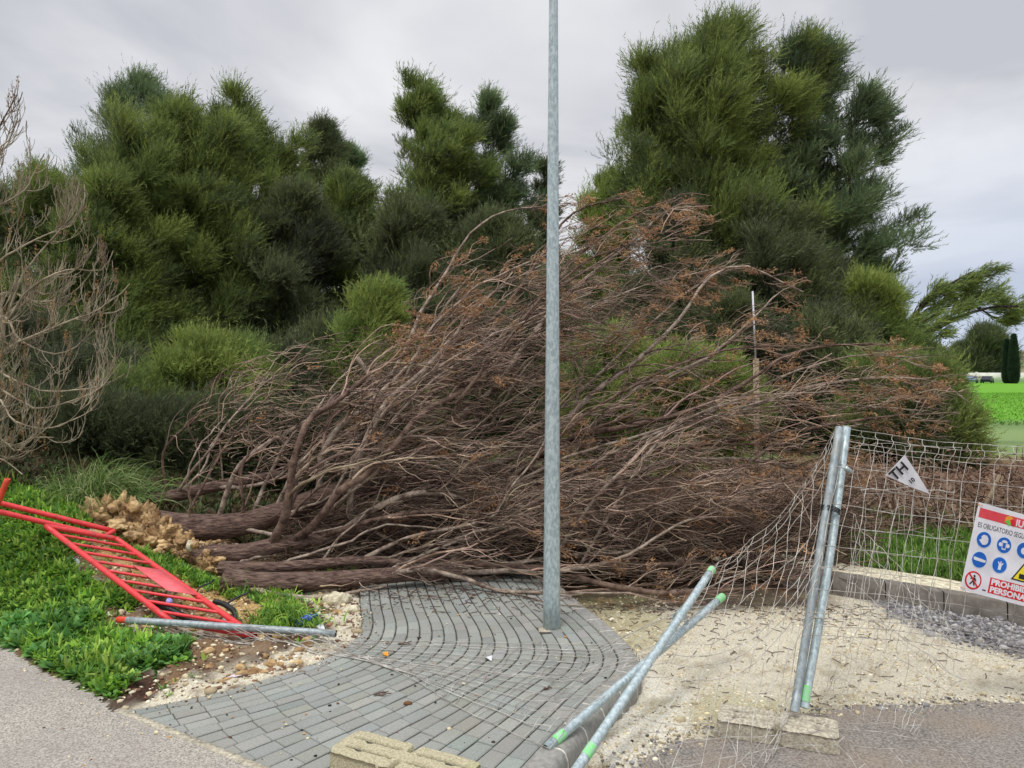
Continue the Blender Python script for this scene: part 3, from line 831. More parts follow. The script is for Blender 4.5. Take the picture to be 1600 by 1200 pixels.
def inside_view_env(P, pad=0):
    e = P[:, -1]
    qx = 800 + F * e[:, 0] / e[:, 1]; qy = HY + F * (CH - e[:, 2]) / e[:, 1]
    ins = in_poly(qx, qy, ENV); ds = dist_poly(qx, qy, ENV)
    m5 = P[:, P.shape[1] // 2]; mx_ = 800 + F * m5[:, 0] / m5[:, 1]; my_ = HY + F * (CH - m5[:, 2]) / m5[:, 1]
    low_ = in_poly(mx_, my_, [(200, 760), (480, 745), (700, 735), (720, 800), (900, 868), (900, 920), (330, 940)])
    see_ = in_poly(mx_, my_, [(900, 500), (1120, 470), (1330, 560), (1330, 700), (1100, 720), (900, 690)]) & (fbm(mx_ * .015, my_ * .03, 1, 6) > .5)
    left_ = in_poly(mx_, my_, [(220, 770), (220, 540), (590, 540), (450, 640), (350, 750)]) & (rng.random(len(mx_)) < .72)
    low_ = low_ | left_ | (see_ & (rng.random(len(mx_)) < .8))
    return (ins | (ds < 28 + pad)) & ~(low_ & (rng.random(len(mx_)) < np.where(mx_ < 640, .85, .5)))
k1 = inside_view_env(A1, 20)
for P_, R_, sd_, kk in ((A1, R1, 5, k1), (A2, R2, 4, inside_view_env(A2)), (A3, R3, 3, inside_view_env(A3))):
    P_ = P_[kk]; R_ = R_[kk]
    P_[..., 2] = np.maximum(P_[..., 2], .012)
    V, q = tubes(P_, R_, sd_)
    tn = rng.choice([.26, .46, .8, 1.08, 1.3], size=len(P_), p=[.25, .25, .22, .16, .12])[:, None] * (1 + rng.normal(size=(len(P_), 3)) * .04)
    tw.add(V, q, np.repeat(tn, P_.shape[1] * sd_, 0))
# tangle added low in the heap, its inner shade painted as dark tint: short crooked twigs at all angles
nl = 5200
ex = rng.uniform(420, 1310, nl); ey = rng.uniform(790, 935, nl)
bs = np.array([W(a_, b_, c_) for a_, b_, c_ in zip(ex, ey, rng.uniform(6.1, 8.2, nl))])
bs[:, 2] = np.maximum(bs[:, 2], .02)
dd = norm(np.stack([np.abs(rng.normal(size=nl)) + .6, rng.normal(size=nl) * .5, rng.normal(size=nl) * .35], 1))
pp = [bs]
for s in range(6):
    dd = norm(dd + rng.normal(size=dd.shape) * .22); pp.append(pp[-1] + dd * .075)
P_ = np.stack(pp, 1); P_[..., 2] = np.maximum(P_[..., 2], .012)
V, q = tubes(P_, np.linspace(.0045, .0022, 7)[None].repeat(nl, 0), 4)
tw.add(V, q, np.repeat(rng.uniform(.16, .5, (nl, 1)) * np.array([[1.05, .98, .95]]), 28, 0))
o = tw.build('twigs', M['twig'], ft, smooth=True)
tag(o, kind='stuff')
# dried foliage at twig ends, mostly along the upper and right-hand rim of the crown
kk = inside_view_env(A2)
E = A2[kk][:, -1]; D_ = norm(A2[kk][:, -1] - A2[kk][:, -2])
qx = 800 + F * E[:, 0] / E[:, 1]; qy = HY + F * (CH - E[:, 2]) / E[:, 1]
dens = fbm(qx * .02, qy * .02, 1, 4)
edge = dist_poly(qx, qy, ENV)
pr = np.clip(.02 + .62 * (edge < 80) * (qx > 620) * (qy < 760) * (dens > .38) + .20 * (dens > .55) + .07 * (qx > 1000), 0, .8)
pr = np.where(qx < 560, pr * .25, pr)
sel = rng.random(len(E)) < pr
lv = Acc()
Vx = []
for back in (0.0, .04, .08):
    V, t_ = leaf_bits(E[sel] - D_[sel] * back, D_[sel], 10, .026, .016, 2.0, .25)
    lv.add(V, t_)
o = lv.build('dead_leaves', M['deadleaf'], ft); tag(o, kind='stuff')

# root plate: clods of ochre clay clinging to a ragged disc, with torn roots
def lump(c, r, seed, sq=(1, 1, 1), amp=.35, sub=3, freq=1.6):
    bm = bmesh.new()
    bmesh.ops.create_icosphere(bm, subdivisions=sub, radius=1.0)
    for v in bm.verts:
        n_ = v.co.normalized()
        k = 1 + amp * (mnoise.noise(n_ * freq + Vector((seed, seed * .7, 0)))) + amp * .5 * mnoise.noise(n_ * freq * 2.7 + Vector((0, seed, 3))) + amp * .3 * mnoise.noise(n_ * freq * 6.5 + Vector((seed, 0, 3)))
        v.co = n_ * k
    V = np.array([v.co[:] for v in bm.verts]) * np.array(sq) * r + np.array(c)
    T_ = np.array([[v.index for v in f.verts] for f in bm.faces])
    bm.free()
    return V, T_
rb = Acc()
line = catmull(np.array([W(158, 812, 6.5), W(205, 822, 6.35), W(255, 850, 6.2), W(300, 878, 6.05), W(345, 905, 5.9)]), 20)
for k in range(200):
    t_ = rng.random()
    p = line[int(t_ * 19)] + rng.normal(size=3) * np.array([.085, .10, .075]) + np.array([0, .04, 0])
    rr_ = rng.uniform(.012, .05) * (1.15 - .5 * t_)
    V, T_ = lump(p, rr_, k * 3.1, (rng.uniform(.8, 1.5), rng.uniform(.8, 1.3), rng.uniform(.6, 1.0)), .5, 3, 1.8)
    rb.add(V, T_)
for k in range(8):
    p = line[int(k * 2.4)] + np.array([.03, .12, -.10])
    V, T_ = lump(p + np.array([0, -.05, .03]), .19 - .010 * k, k * 5.3, (1, .9, 1.15), .7, 5, 3.4); rb.add(V, T_)
V, T_ = lump(W(211, 792, 6.3), .048, 91., (1, 1, 1), .35, 3); rb.add(V, T_)
rbo = rb.build('root_ball', M['clod'], ft, smooth=True)
rt_ = Acc()
for k in range(150):
    p = line[rng.integers(0, 20)] + rng.normal(size=3) * .08
    d = norm(np.array([-.3, -.5, .1]) + rng.normal(size=3) * .7)
    pts = [p]
    for s in range(6):
        d = norm(d + rng.normal(size=3) * .35 + np.array([0, 0, -.12])); pts.append(pts[-1] + d * rng.uniform(.02, .045))
    rt_.tube(np.array(pts), np.linspace(rng.uniform(.003, .008), .0015, 7), 5)
tag(rt_.build('roots', M['limb'], rbo), kind='stuff')

# ------------------------------------------------------------------ pines
GREENS = {
 'dark': [srgb(76, 84, 58), srgb(90, 98, 62), srgb(66, 72, 54)],
 'mid': [srgb(94, 108, 60), srgb(110, 122, 64), srgb(78, 90, 56)],
 'light': [srgb(112, 126, 66), srgb(122, 132, 70), srgb(94, 110, 60)],
 'blue': [srgb(86, 102, 72), srgb(100, 114, 78), srgb(74, 88, 66)],
}
def pine(px, top, d, hw, label, tone='mid', base=.05, dens=1.0, lean=0.0, nb=70, cl=.42, shape=1.0, up=.3, base_z=None, needle=.13, leaders=1, group='pine trees behind the fallen tree', bright=1.0):
    x0, yb = (px - 800) / F * d, d
    zb = float(base_h(x0 - lean, yb)) if base_z is None else base_z
    ht = CH + (HY - top) / F * d - zb - cl * .6
    Rm = hw / F * d
    root_ = empty('pine_tree', (x0 - lean, yb, zb))
    tag(root_, label, 'pine tree', group)
    n = 16
    t = np.linspace(0, 1, n)
    ac = Acc()
    LPs = []
    for k in range(leaders):
        if k == 0:
            TP = np.stack([x0 - lean + lean * t ** 1.3 + .12 * np.sin(t * 5 + px), yb + .1 * np.cos(t * 4 + px), zb - .1 + (ht + .1) * t], 1)
            TR = np.maximum(.032 * ht ** .9 * .5 * (1 - t * .93), .012)
        else:
            a_ = k * 2.4 + px * .1; s0 = LPs[0][int(n * rng.uniform(.15, .45))]
            off = Rm * rng.uniform(.35, .62); hk = ht * rng.uniform(.76, .96)
            e_ = np.array([x0 + off * math.cos(a_), yb + off * .7 * math.sin(a_), zb + hk])
            m_ = np.array([lerp_(s0[0], e_[0], .8), lerp_(s0[1], e_[1], .8), lerp_(s0[2], e_[2], .45)])
            TP = catmull(np.array([s0, m_, e_]), n); TR = np.maximum(.02 * ht ** .9 * .5 * (1 - t * .93), .012)
        LPs.append(TP); V, q = tubes(TP, TR, 8); ac.add(V, q)
    LPs = np.array(LPs)
    nb = int(nb * 1.35)
    hh = base + (1 - base) * np.sort(rng.random(nb)) ** .8
    ld = rng.integers(0, leaders, nb)
    f = np.where(ld == 0, hh, np.clip((hh - .3) / .7, 0, .99)) * (n - 1)
    i0 = np.clip(f.astype(int), 0, n - 2); fr = (f - i0)[:, None]
    sp = LPs[ld, i0] * (1 - fr) + LPs[ld, i0 + 1] * fr
    hh = (sp[:, 2] - zb) / ht
    az = rng.random(nb) * 2 * PI
    lobe = 1 + .28 * np.sin(az * 3 + hh * 9 + px) 
    prof = (np.clip(1 - hh, 0, 1) ** .46) * (.6 + .4 * sstep(hh, base - .1, base + .25)) * 1.15
    Lb = Rm * prof * lobe * rng.uniform(.6, 1.08, nb) * (1.25 if leaders == 1 else (.9 if leaders < 5 else .84)) + .12
    D0 = norm(np.stack([np.cos(az), np.sin(az), up * (.3 + 1.1 * hh) + rng.normal(size=nb) * .12], 1))
    npb = 8
    pts = [sp]; D = D0
    for s in range(npb - 1):
        D = norm(D + np.array([.03, 0, .055]) + rng.normal(size=D.shape) * .10)
        pts.append(pts[-1] + D * (Lb / (npb - 1))[:, None])
    BP = np.stack(pts, 1)
    BR = np.maximum((.006 + .010 * Lb)[:, None] * (1 - np.linspace(0, .85, npb))[None], .005)
    V, q = tubes(BP, BR, 5); ac.add(V, q)
    S1, S1r = spawn(BP, BR, 6, .3, 1.0, 1.0, .85, np.array([.25, 0, .40]), 5, .6, noise=.12, rmin=.004)
    sc_ = np.repeat(np.clip(Lb * .45, .28, 1.1), 6)[:, None, None]
    S1 = S1[:, :1] + (S1 - S1[:, :1]) * sc_
    V, q = tubes(S1, S1r, 4); ac.add(V, q)
    ac.build('trunk', M['pine_bark'], root_, smooth=True)
    top_ = LPs[:, -2:].reshape(-1, 3)
    ce = np.concatenate([S1[:, -1], S1[:, -2], S1[:, -3], BP[:, -1], BP[:, -2], BP[:, -3], top_, top_])
    cdir = norm(np.concatenate([S1[:, -1] - S1[:, -2], S1[:, -1] - S1[:, -2], S1[:, -2] - S1[:, -3], BP[:, -1] - BP[:, -2], BP[:, -1] - BP[:, -2], BP[:, -1] - BP[:, -2], top_ * 0 + np.array([.1, 0, 1]), top_ * 0 + np.array([.2, 0, 1])]))
    keep = rng.random(len(ce)) < dens * .92
    ce, cdir = ce[keep], cdir[keep]
    nc = len(ce)
    hue = fbm(ce[:, 0] * .9, ce[:, 2] * .9 + ce[:, 1] * .6, 1.0, 2)
    cs = cl * rng.uniform(.6, 1.2, nc)
    nt_ = 11
    nn = 12
    m = nc * nt_
    cs = cs * np.where(rng.random(nc) < .2, 1.4, 1.0)
    so = norm(rng.normal(size=(m, 3)))
    sc3 = np.repeat(cs, nt_)[:, None]
    cd_ = np.repeat(cdir, nt_, 0)
    sb = np.repeat(ce, nt_, 0) + so * sc3 * .36 * rng.random((m, 1)) - cd_ * sc3 * .2
    sdv = norm(so * .8 + cd_ * .55 + np.array([.30, 0, .62]))
    sl = sc3 * rng.uniform(.45, 1.0, (m, 1))
    tt = np.tile(np.linspace(0.1, 1, nn), m)[:, None]
    nb_ = np.repeat(sb, nn, 0) + np.repeat(sdv * sl, nn, 0) * tt
    M3 = m * nn
    rnd = rng.normal(size=(M3, 3))
    nd = norm(np.repeat(sdv, nn, 0) * 1.25 + norm(rnd) * .8)
    sd2 = norm(np.cross(nd, rng.normal(size=(M3, 3))))
    NL = needle * .82 * rng.uniform(.6, 1.2, (M3, 1)); NW = NL * .082
    V = np.stack([nb_ - sd2 * NW, nb_ + sd2 * NW, nb_ + nd * NL], 1).reshape(-1, 3)
    pal = np.array(GREENS[tone]) * 1.85 * bright
    pk = np.clip(((hue - .3) / .4 * 3 + rng.normal(size=nc) * .6).astype(int), 0, 2)
    cc = pal[pk] * rng.uniform(.85, 1.18, (nc, 1))
    cc = np.repeat(cc, nt_, 0) * rng.uniform(.85, 1.15, (m, 1))
    cc = np.repeat(np.repeat(cc, nn, 0), 3, 0)
    mesh_np('crown', V, np.arange(M3 * 3).reshape(-1, 3), M['pine'], root_, cols=cc)
    return root_
def lerp_(a, b, t): return a + (b - a) * t

P_ = pine
P_(205, 118, 23, 92, 'tall dark airy pine standing highest at the left, behind the big bushy pine', 'blue', base=.25, nb=60, cl=.6, dens=.75)
P_(268, 150, 18.5, 118, 'broad bushy green pine with a rounded crown at the left of the tree line', 'mid', base=.02, nb=120, cl=.55, leaders=4)
P_(372, 138, 20, 110, 'tall broad pine right of the bushy left pine, with a spiky flat top', 'mid', base=.03, nb=120, cl=.55, leaders=4)
P_(500, 192, 27, 44, 'slim dark pine with a pointed top in the dip between the pine masses', 'dark', base=.4, nb=46, cl=.5)
P_(552, 232, 29, 24, 'tiny narrow pine tip showing above the dip of the tree line', 'blue', base=.4, nb=30, cl=.42)
P_(660, 116, 21, 98, 'tall airy pine with its dark trunk showing, left one of the middle pair', 'mid', base=.15, nb=120, cl=.44, dens=.62, leaders=3)
P_(764, 150, 22, 72, 'airy pine with a pointed top, right one of the middle pair beside the lamp post', 'blue', base=.15, nb=95, cl=.44, dens=.62, leaders=3)
P_(845, 248, 24, 34, 'thin sparse pine half hidden behind the lamp post', 'dark', base=.35, nb=30, cl=.36, dens=.45)
P_(1125, 34, 18, 158, 'very large broad pine with several spiky tops, tallest tree right of the lamp post', 'mid', base=.16, nb=150, cl=.58, leaders=5)
P_(1282, 52, 18.6, 128, 'large airy pine joined to the right side of the tallest pine', 'blue', base=.22, nb=110, cl=.46, dens=.72, leaders=5)
P_(1038, 95, 18.8, 84, 'rounded side pine at the left shoulder of the tallest pine', 'mid', base=.35, nb=50, cl=.5, dens=.8)
P_(938, 272, 21, 60, 'low fresh green pine top between the lamp post and the tallest pine', 'light', base=.1, nb=50, cl=.45)
P_(60, 285, 19, 110, 'dark pine behind the bare tree at the left edge', 'mid', base=.05, nb=85, cl=.5)
P_(160, 270, 17, 70, 'medium pine between the bare tree and the big bushy pine', 'mid', base=.03, nb=70, cl=.48)
P_(-60, 330, 18, 110, 'low dark pine cut by the left edge behind the bare tree', 'dark', base=.05, nb=60, cl=.5)
P_(455, 300, 19, 74, 'dark pine filling the gap below the slim pointed pine', 'dark', base=.03, nb=80, cl=.5)
P_(545, 285, 20.5, 66, 'green pine just left of the airy middle pair', 'mid', base=.03, nb=76, cl=.48)
P_(640, 330, 18, 80, 'dark lower pine in front of the airy middle pair', 'dark', base=.03, nb=80, cl=.48)
P_(770, 345, 17.5, 80, 'dark lower pine directly left of the lamp post behind the fallen crown', 'dark', base=.03, nb=76, cl=.48)
P_(592, 455, 13.5, 52, 'small fresh green pine in front of the dark trees, left of the upright dead boughs', 'light', base=.02, nb=46, cl=.34, needle=.1)
P_(330, 545, 11.5, 74, 'low yellow-green pine bush behind the leftmost dead boughs', 'light', base=.0, nb=56, cl=.34, needle=.1)
P_(232, 600, 11.2, 48, 'small green pine bush just left of the low yellow-green bush', 'mid', base=.0, nb=36, cl=.32, needle=.1)
P_(950, 520, 12.5, 66, 'low green pine bush seen through the fallen crown right of the lamp post', 'light', base=.0, nb=50, cl=.36, needle=.1)
P_(1080, 560, 12.0, 74, 'low pine bush seen through the middle of the fallen crown', 'light', base=.0, nb=46, cl=.36, needle=.1)
P_(1060, 330, 17, 80, 'dark lower pine below the tallest pine, left side', 'dark', base=.03, nb=76, cl=.48)
P_(1220, 340, 16.5, 100, 'dark lower pine below the tallest pine, right side', 'dark', base=.03, nb=96, cl=.48)
P_(1355, 440, 15.5, 46, 'yellow-green young pine at the right foot of the big airy pine', 'light', base=.02, nb=54, cl=.36, needle=.1)
P_(1385, 565, 13, 52, 'spreading green pine bush behind the right tip of the fallen crown', 'mid', base=.0, nb=74, cl=.4, needle=.11)
P_(1447, 580, 12.0, 40, 'rounded green pine bush at the right end of the tree line beside the field', 'mid', base=.0, nb=56, cl=.36, needle=.1)
P_(1440, 545, 16, 34, 'bushy pine under the wind-bent pine', 'mid', base=.03, nb=60, cl=.40)
P_(1540, 516, 172, 26, 'dark rounded tree standing just behind the far white wall', 'dark', base=.08, nb=60, cl=3.4, needle=.9, group='far trees along the white wall')
for k, (px, top, d, hw) in enumerate(((-20, 640, 9.4, 60), (75, 655, 9.2, 56), (170, 648, 9.0, 50), (265, 662, 9.0, 50), (365, 650, 9.4, 56), (470, 655, 9.6, 60), (590, 650, 9.8, 60))):
    P_(px, top, d, hw, ['dark low shrub at the left edge under the bare tree', 'dark low shrub on the bank crest under the bare tree', 'dark low shrub rising behind the grass tussock', 'dark low shrub behind the root ball', 'dark low shrub behind the upper ends of the trunks', 'dark low shrub deep behind the left half of the dead crown', 'dark low shrub deep behind the middle of the dead crown'][k], 'dark', base=.0, nb=44, cl=.30, needle=.09, group='low shrubs behind the trunks', bright=.8)
for k, (px, top, d, hw) in enumerate(((40, 520, 13.5, 70), (130, 575, 12.5, 60), (420, 560, 13, 60), (500, 520, 14.5, 70), (650, 480, 15, 70), (740, 470, 15.5, 70), (840, 440, 16, 60), (1000, 450, 16, 60), (1150, 470, 15, 70), (1290, 500, 14.5, 60))):
    P_(px, top, d, hw, ['low dark pine bush behind the lower branches of the bare tree', 'low dark pine bush above the large grass tussock', 'low dark pine bush behind the upright dead boughs on the left', 'low dark pine under the slim pointed pine', 'low dark pine under the airy middle pair', 'low dark pine bush behind the top-left arching boughs', 'low dark pine right behind the lamp post', 'low dark pine between the lamp post and the tallest pine', 'low dark pine at the foot of the tallest pine', 'low dark pine at the right foot of the tallest pine'][k], 'dark', base=.0, nb=52, cl=.45, group='low pine bushes under the tree line')
# the wood behind, read only as a dark mass between the trunks
mw = 5200
wx = rng.uniform(-34, 13, mw); wy = rng.uniform(27, 40, mw)
wtop = 3.6 + 2.2 * fbm(wx, wy, .35, 3)
wtop = np.where(wx > 10, wtop * .5, wtop)
wc = np.stack([wx, wy, rng.random(mw) ** .8 * wtop], 1)
so = norm(rng.normal(size=(mw * 26, 3)) + np.array([.2, 0, .4]))
bb = np.repeat(wc, 26, 0) + rng.normal(size=(mw * 26, 3)) * .35
sd2 = norm(np.cross(so, rng.normal(size=so.shape)))
V = np.stack([bb - sd2 * .03, bb + sd2 * .03, bb + so * .35], 1).reshape(-1, 3)
cc = np.repeat(np.repeat(np.array(GREENS['dark'])[rng.integers(0, 3, mw)] * 1.5, 26, 0), 3, 0)
tag(mesh_np('pine_wood', V, np.arange(len(V)).reshape(-1, 3), M['pine'], cols=cc), kind='stuff')
# wind-bent pine with dark leaning boughs
wb = empty('pine_tree', tuple(W(1390, 560, 16.5)))
wb.location[2] = 0
tag(wb, 'wind-bent pine whose dark leaning boughs reach over the field at the right edge', 'pine tree', 'pine trees behind the fallen tree')
boughs = [([(1372, 640, 16.5), (1385, 560, 16.5), (1410, 520, 16.5), (1440, 480, 16.5), (1475, 450, 16.5), (1518, 425, 16.5)], .085),
          ([(1372, 640, 16.5), (1390, 545, 16.4), (1450, 520, 16.3), (1500, 495, 16.2), (1550, 480, 16.2), (1590, 478, 16.2)], .085),
          ([(1420, 505, 16.5), (1450, 500, 16.7), (1500, 470, 16.8), (1560, 500, 16.8)], .05)]
ac = Acc(); BL, BRr = [], []
for pts, r0 in boughs:
    P = px_line(pts, 14); rr = np.linspace(r0, .015, 14); BL.append(P); BRr.append(rr)
    V, q = tubes(P, rr, 7); ac.add(V, q)
BL = np.stack(BL); BRr = np.stack(BRr)
S1, S1r = spawn(BL, BRr, 17, .25, 1, .95, .7, (.9, 0, .45), 6, .4, rmin=.006)
V, q = tubes(S1, S1r, 4); ac.add(V, q); ac.build('trunk', M['pine_bark'], wb)
S2, S2r = spawn(S1, S1r, 5, .3, 1, .5, .6, (.9, 0, .3), 5, .6, rmin=.004)
sh, _ = spawn(S2, S2r, 8, .1, 1, .34, .9, (1.0, 0, .3), 2, .6)
b0 = sh[:, 0]; dv = sh[:, 1] - sh[:, 0]
nn = 9; mm_ = len(b0)
nb_ = np.repeat(b0, nn, 0) + np.repeat(dv, nn, 0) * np.tile(np.linspace(0, 1, nn), mm_)[:, None]
nd = norm(np.repeat(norm(dv), nn, 0) + norm(rng.normal(size=(mm_ * nn, 3))) * .7)
sd2 = norm(np.cross(nd, rng.normal(size=nd.shape)))
V = np.stack([nb_ - sd2 * .009, nb_ + sd2 * .009, nb_ + nd * .11], 1).reshape(-1, 3)
cc = np.repeat(np.array(GREENS['mid'])[rng.integers(0, 3, mm_)] * 2.2 * rng.uniform(.8, 1.2, (mm_, 1)), nn * 3, 0)
mesh_np('crown', V, np.arange(len(V)).reshape(-1, 3), M['pine'], wb, cols=cc)

# far cypresses
def cypress(px, top, d, hw, label):
    x0 = (px - 800) / F * d; zb = float(base_h(x0, d)); zt = CH + (HY - top) / F * d; Rm = hw / F * d
    r_ = empty('cypress_tree', (x0, d, zb)); tag(r_, label, 'cypress tree', 'cypresses by the white wall')
    a = Acc(); a.tube(np.array([(x0, d, zb - .1), (x0, d, zb + (zt - zb) * .8)]), np.array([.25, .06]), 7); a.build('trunk', M['pine_bark'], r_)
    m = 9000
    h = rng.random(m) ** .9; az = rng.random(m) * 2 * PI
    rr = Rm * np.clip(np.minimum(.72 + h * 3, (1 - h) ** .6 * 1.25), 0, 1) * (.55 + .5 * rng.random(m) ** .5)
    c = np.stack([x0 + rr * np.cos(az), d + rr * np.sin(az), zb + h * (zt - zb)], 1)
    dd = norm(np.stack([np.cos(az) * .4, np.sin(az) * .4, np.ones(m)], 1) + rng.normal(size=(m, 3)) * .2)
    s_ = norm(np.cross(dd, rng.normal(size=(m, 3))))
    V = np.stack([c - s_ * .1, c + s_ * .1, c + dd * .8], 1).reshape(-1, 3)
    cc = np.repeat(np.array(srgb(58, 76, 58)) * rng.uniform(.7, 1.3, (m, 1)), 3, 0)
    mesh_np('crown', V, np.arange(m * 3).reshape(-1, 3), M['pine'], r_, cols=cc)
cypress(1584, 526, 150, 6, 'tall slim cypress in front of the white wall, the right and taller of two')
cypress(1573, 534, 152, 4.5, 'slim cypress close to the left of the taller cypress')
cypress(1618, 530, 152, 8, 'slim cypress just past the right edge of the white wall view')
for px, top, hw in ((1555, 545, 16), (1530, 552, 16), (1505, 540, 20)):
    P_(px, top, 176, hw, {1555: 'far dark bushy tree close left of the cypresses', 1530: 'far low tree above the two parked cars', 1505: 'far tree half hidden behind the rounded pine bush'}[px], 'dark', base=.1, nb=40, cl=2.2, needle=.7, group='far trees along the white wall')

# ------------------------------------------------------------------ bare tree at the left edge
bt = empty('bare_tree', (-5.6, 7.6, .7))
tag(bt, 'leafless grey tree reaching in from the left edge with upcurved twigs and dry seed spikes', 'bare tree')
bl = [
 ([(-110, 800, 7.6), (-100, 650, 7.6), (-80, 500, 7.6), (-50, 350, 7.6), (-20, 220, 7.6), (5, 170, 7.6), (22, 140, 7.6)], .06),
 ([(-95, 620, 7.6), (-40, 590, 7.4), (20, 540, 7.3), (80, 515, 7.2), (140, 490, 7.2), (180, 465, 7.2), (208, 440, 7.2)], .026),
 ([(-95, 640, 7.6), (-30, 560, 7.5), (10, 590, 7.3), (70, 612, 7.2), (130, 610, 7.1), (175, 600, 7.1), (200, 585, 7.1)], .024),
 ([(-100, 680, 7.6), (-30, 600, 7.3), (20, 620, 7.1), (60, 635, 7.0), (110, 625, 7.0), (160, 600, 7.0), (195, 560, 7.0)], .024),
 ([(-100, 690, 7.6), (-20, 620, 7.1), (20, 655, 6.9), (60, 665, 6.9), (110, 650, 6.9)], .02),
 ([(-90, 560, 7.6), (-20, 560, 7.6), (10, 480, 7.6), (30, 430, 7.6), (60, 390, 7.6), (95, 345, 7.6), (105, 290, 7.6)], .028),
 ([(-85, 520, 7.6), (-30, 440, 7.7), (20, 400, 7.7), (70, 370, 7.7), (110, 350, 7.7), (140, 320, 7.7), (143, 285, 7.7)], .022),
 ([(-70, 450, 7.6), (-30, 340, 7.7), (10, 310, 7.7), (35, 290, 7.7), (45, 265, 7.7), (62, 235, 7.7)], .02),
 ([(-60, 400, 7.6), (-20, 300, 7.7), (0, 240, 7.7), (25, 215, 7.7), (36, 185, 7.7)], .016),
 ([(-80, 500, 7.6), (-20, 520, 7.4), (40, 455, 7.3), (100, 420, 7.3), (150, 420, 7.3), (165, 390, 7.3)], .022),
 ([(-90, 600, 7.6), (-40, 640, 7.0), (10, 690, 6.8), (35, 712, 6.8), (60, 690, 6.8), (95, 690, 6.8)], .02),
 ([(-100, 700, 7.6), (-40, 700, 7.0), (0, 720, 6.8), (30, 745, 6.7)], .018),
 ([(-80, 540, 7.6), (0, 460, 7.8), (50, 470, 7.8), (110, 450, 7.8), (150, 395, 7.8)], .02),
 ([(-90, 580, 7.6), (0, 500, 7.5), (40, 540, 7.4), (90, 560, 7.4), (130, 545, 7.4), (170, 510, 7.4)], .022),
]
BP, BR = [], []
for k, (pts, r0) in enumerate(bl):
    P = px_line(pts, 20); rr = np.linspace(r0 * .72, .0045, 20)
    P[1:] += np.cumsum(rng.normal(size=P[1:].shape) * .008, 0)
    BP.append(P); BR.append(rr)
    V, q = tubes(P, rr, 7)
    mesh_np('trunk' if k == 0 else 'limb', V, q, M['limb' if k else 'bark'] if k == 0 else M['grey_twig'], bt, smooth=True)
BP = np.stack(BP); BR = np.stack(BR)
T1, T1r = spawn(BP, BR, 12, .25, 1, .62, .9, (.15, 0, .8), 9, .55, noise=.10, rmin=.003)
T2, T2r = spawn(T1, T1r, 4, .15, .9, .32, .7, (0, 0, 1.0), 7, .65, noise=.12, rmin=.0026)
T3, T3r = spawn(T2, T2r, 2, .2, .9, .15, .6, (0, 0, .8), 5, .7, noise=.12, rmin=.0022)
def ok_bare(P):
    e = P[:, -1]; qx = 800 + F * e[:, 0] / e[:, 1]; qy = HY + F * (CH - e[:, 2]) / e[:, 1]
    lim = np.interp(qy, [120, 200, 280, 400, 480, 600, 680, 720], [30, 50, 130, 175, 212, 210, 160, 60])
    return qx < lim
a = Acc()
for P, r_, sd_ in ((T1, T1r, 5), (T2, T2r, 4), (T3, T3r, 3)):
    k_ = ok_bare(P); V, q = tubes(P[k_], r_[k_], sd_); a.add(V, q)
tag(a.build('twigs', M['grey_twig'], bt, smooth=True), kind='stuff')
k_ = ok_bare(T2); E = T2[k_][:, -1]; sel = rng.random(len(E)) < .16
E = E[sel]
lv = Acc()
for b_ in (0, .03, .06, .09, .12):
    V, t_ = leaf_bits(E + np.array([0, 0, b_ - .05]), np.tile([[0, 0, 1.]], (len(E), 1)), 6, .020, .008, 1.5)
    lv.add(V, t_)
tag(lv.build('seed_spikes', M['seed'], bt), kind='stuff')

# ------------------------------------------------------------------ lamp post
lx, ly = .253, 4.90
lp = empty('lamp_post', (lx, ly, 0))
tag(lp, 'tall tapering galvanised steel lamp post rising from the block paving', 'lamp post')
a = Acc()
zs = np.linspace(-.05, 5.6, 24)
P = np.stack([np.full(24, lx) + zs * .003, np.full(24, ly), zs], 1)
a.tube(P, .0555 - zs * .0068, 24)
a.build('pole', M['galv'], lp, smooth=True)
a = Acc()
a.box((lx, ly, -.014), (.17, .16, .014))
a.build('mortar_base', M['concrete_grey'], lp)
a = Acc(); zz = 1.0
a.box((lx, ly - .0505, .78), (.055, .012, .16)); a.build('inspection_cover', M['galv'], lp) if False else None

# ------------------------------------------------------------------ wire mesh fence panels
def lerp(a, b, t): return a + (b - a) * t
def pole_between(name, p0, p1, r, material, parent, bend=None, sides=14):
    P = np.array([lerp(p0, p1, t) for t in np.linspace(0, 1, 12)])
    if bend is not None:
        P += np.outer(np.sin(np.linspace(0, PI, 12)), bend)
    V, q = tubes(P, np.full(12, r), sides)
    a = Acc(); a.add(V, q)
    # open tube: inner wall a little way in, so that ends read as pipe
    Vi, qi = tubes(P, np.full(12, r * .86), sides); a.add(Vi, qi[:, ::-1])
    for e in (0, len(P) - 1):
        o0 = e * sides
        ring = np.array([(o0 + i, o0 + (i + 1) % sides, len(V) + o0 + (i + 1) % sides, len(V) + o0 + i) for i in range(sides)])
        a.Q.append(ring)
    return a.build(name, material, parent, smooth=True)
def sleeve(p0, p1, t0, t1, r, parent, name='paint_mark', material=None):
    P = np.array([lerp(p0, p1, t) for t in np.linspace(t0, t1, 4)])
    V, q = tubes(P, np.full(4, r), 14)
    return mesh_np(name, V, q, material or M['green_paint'], parent, smooth=True)

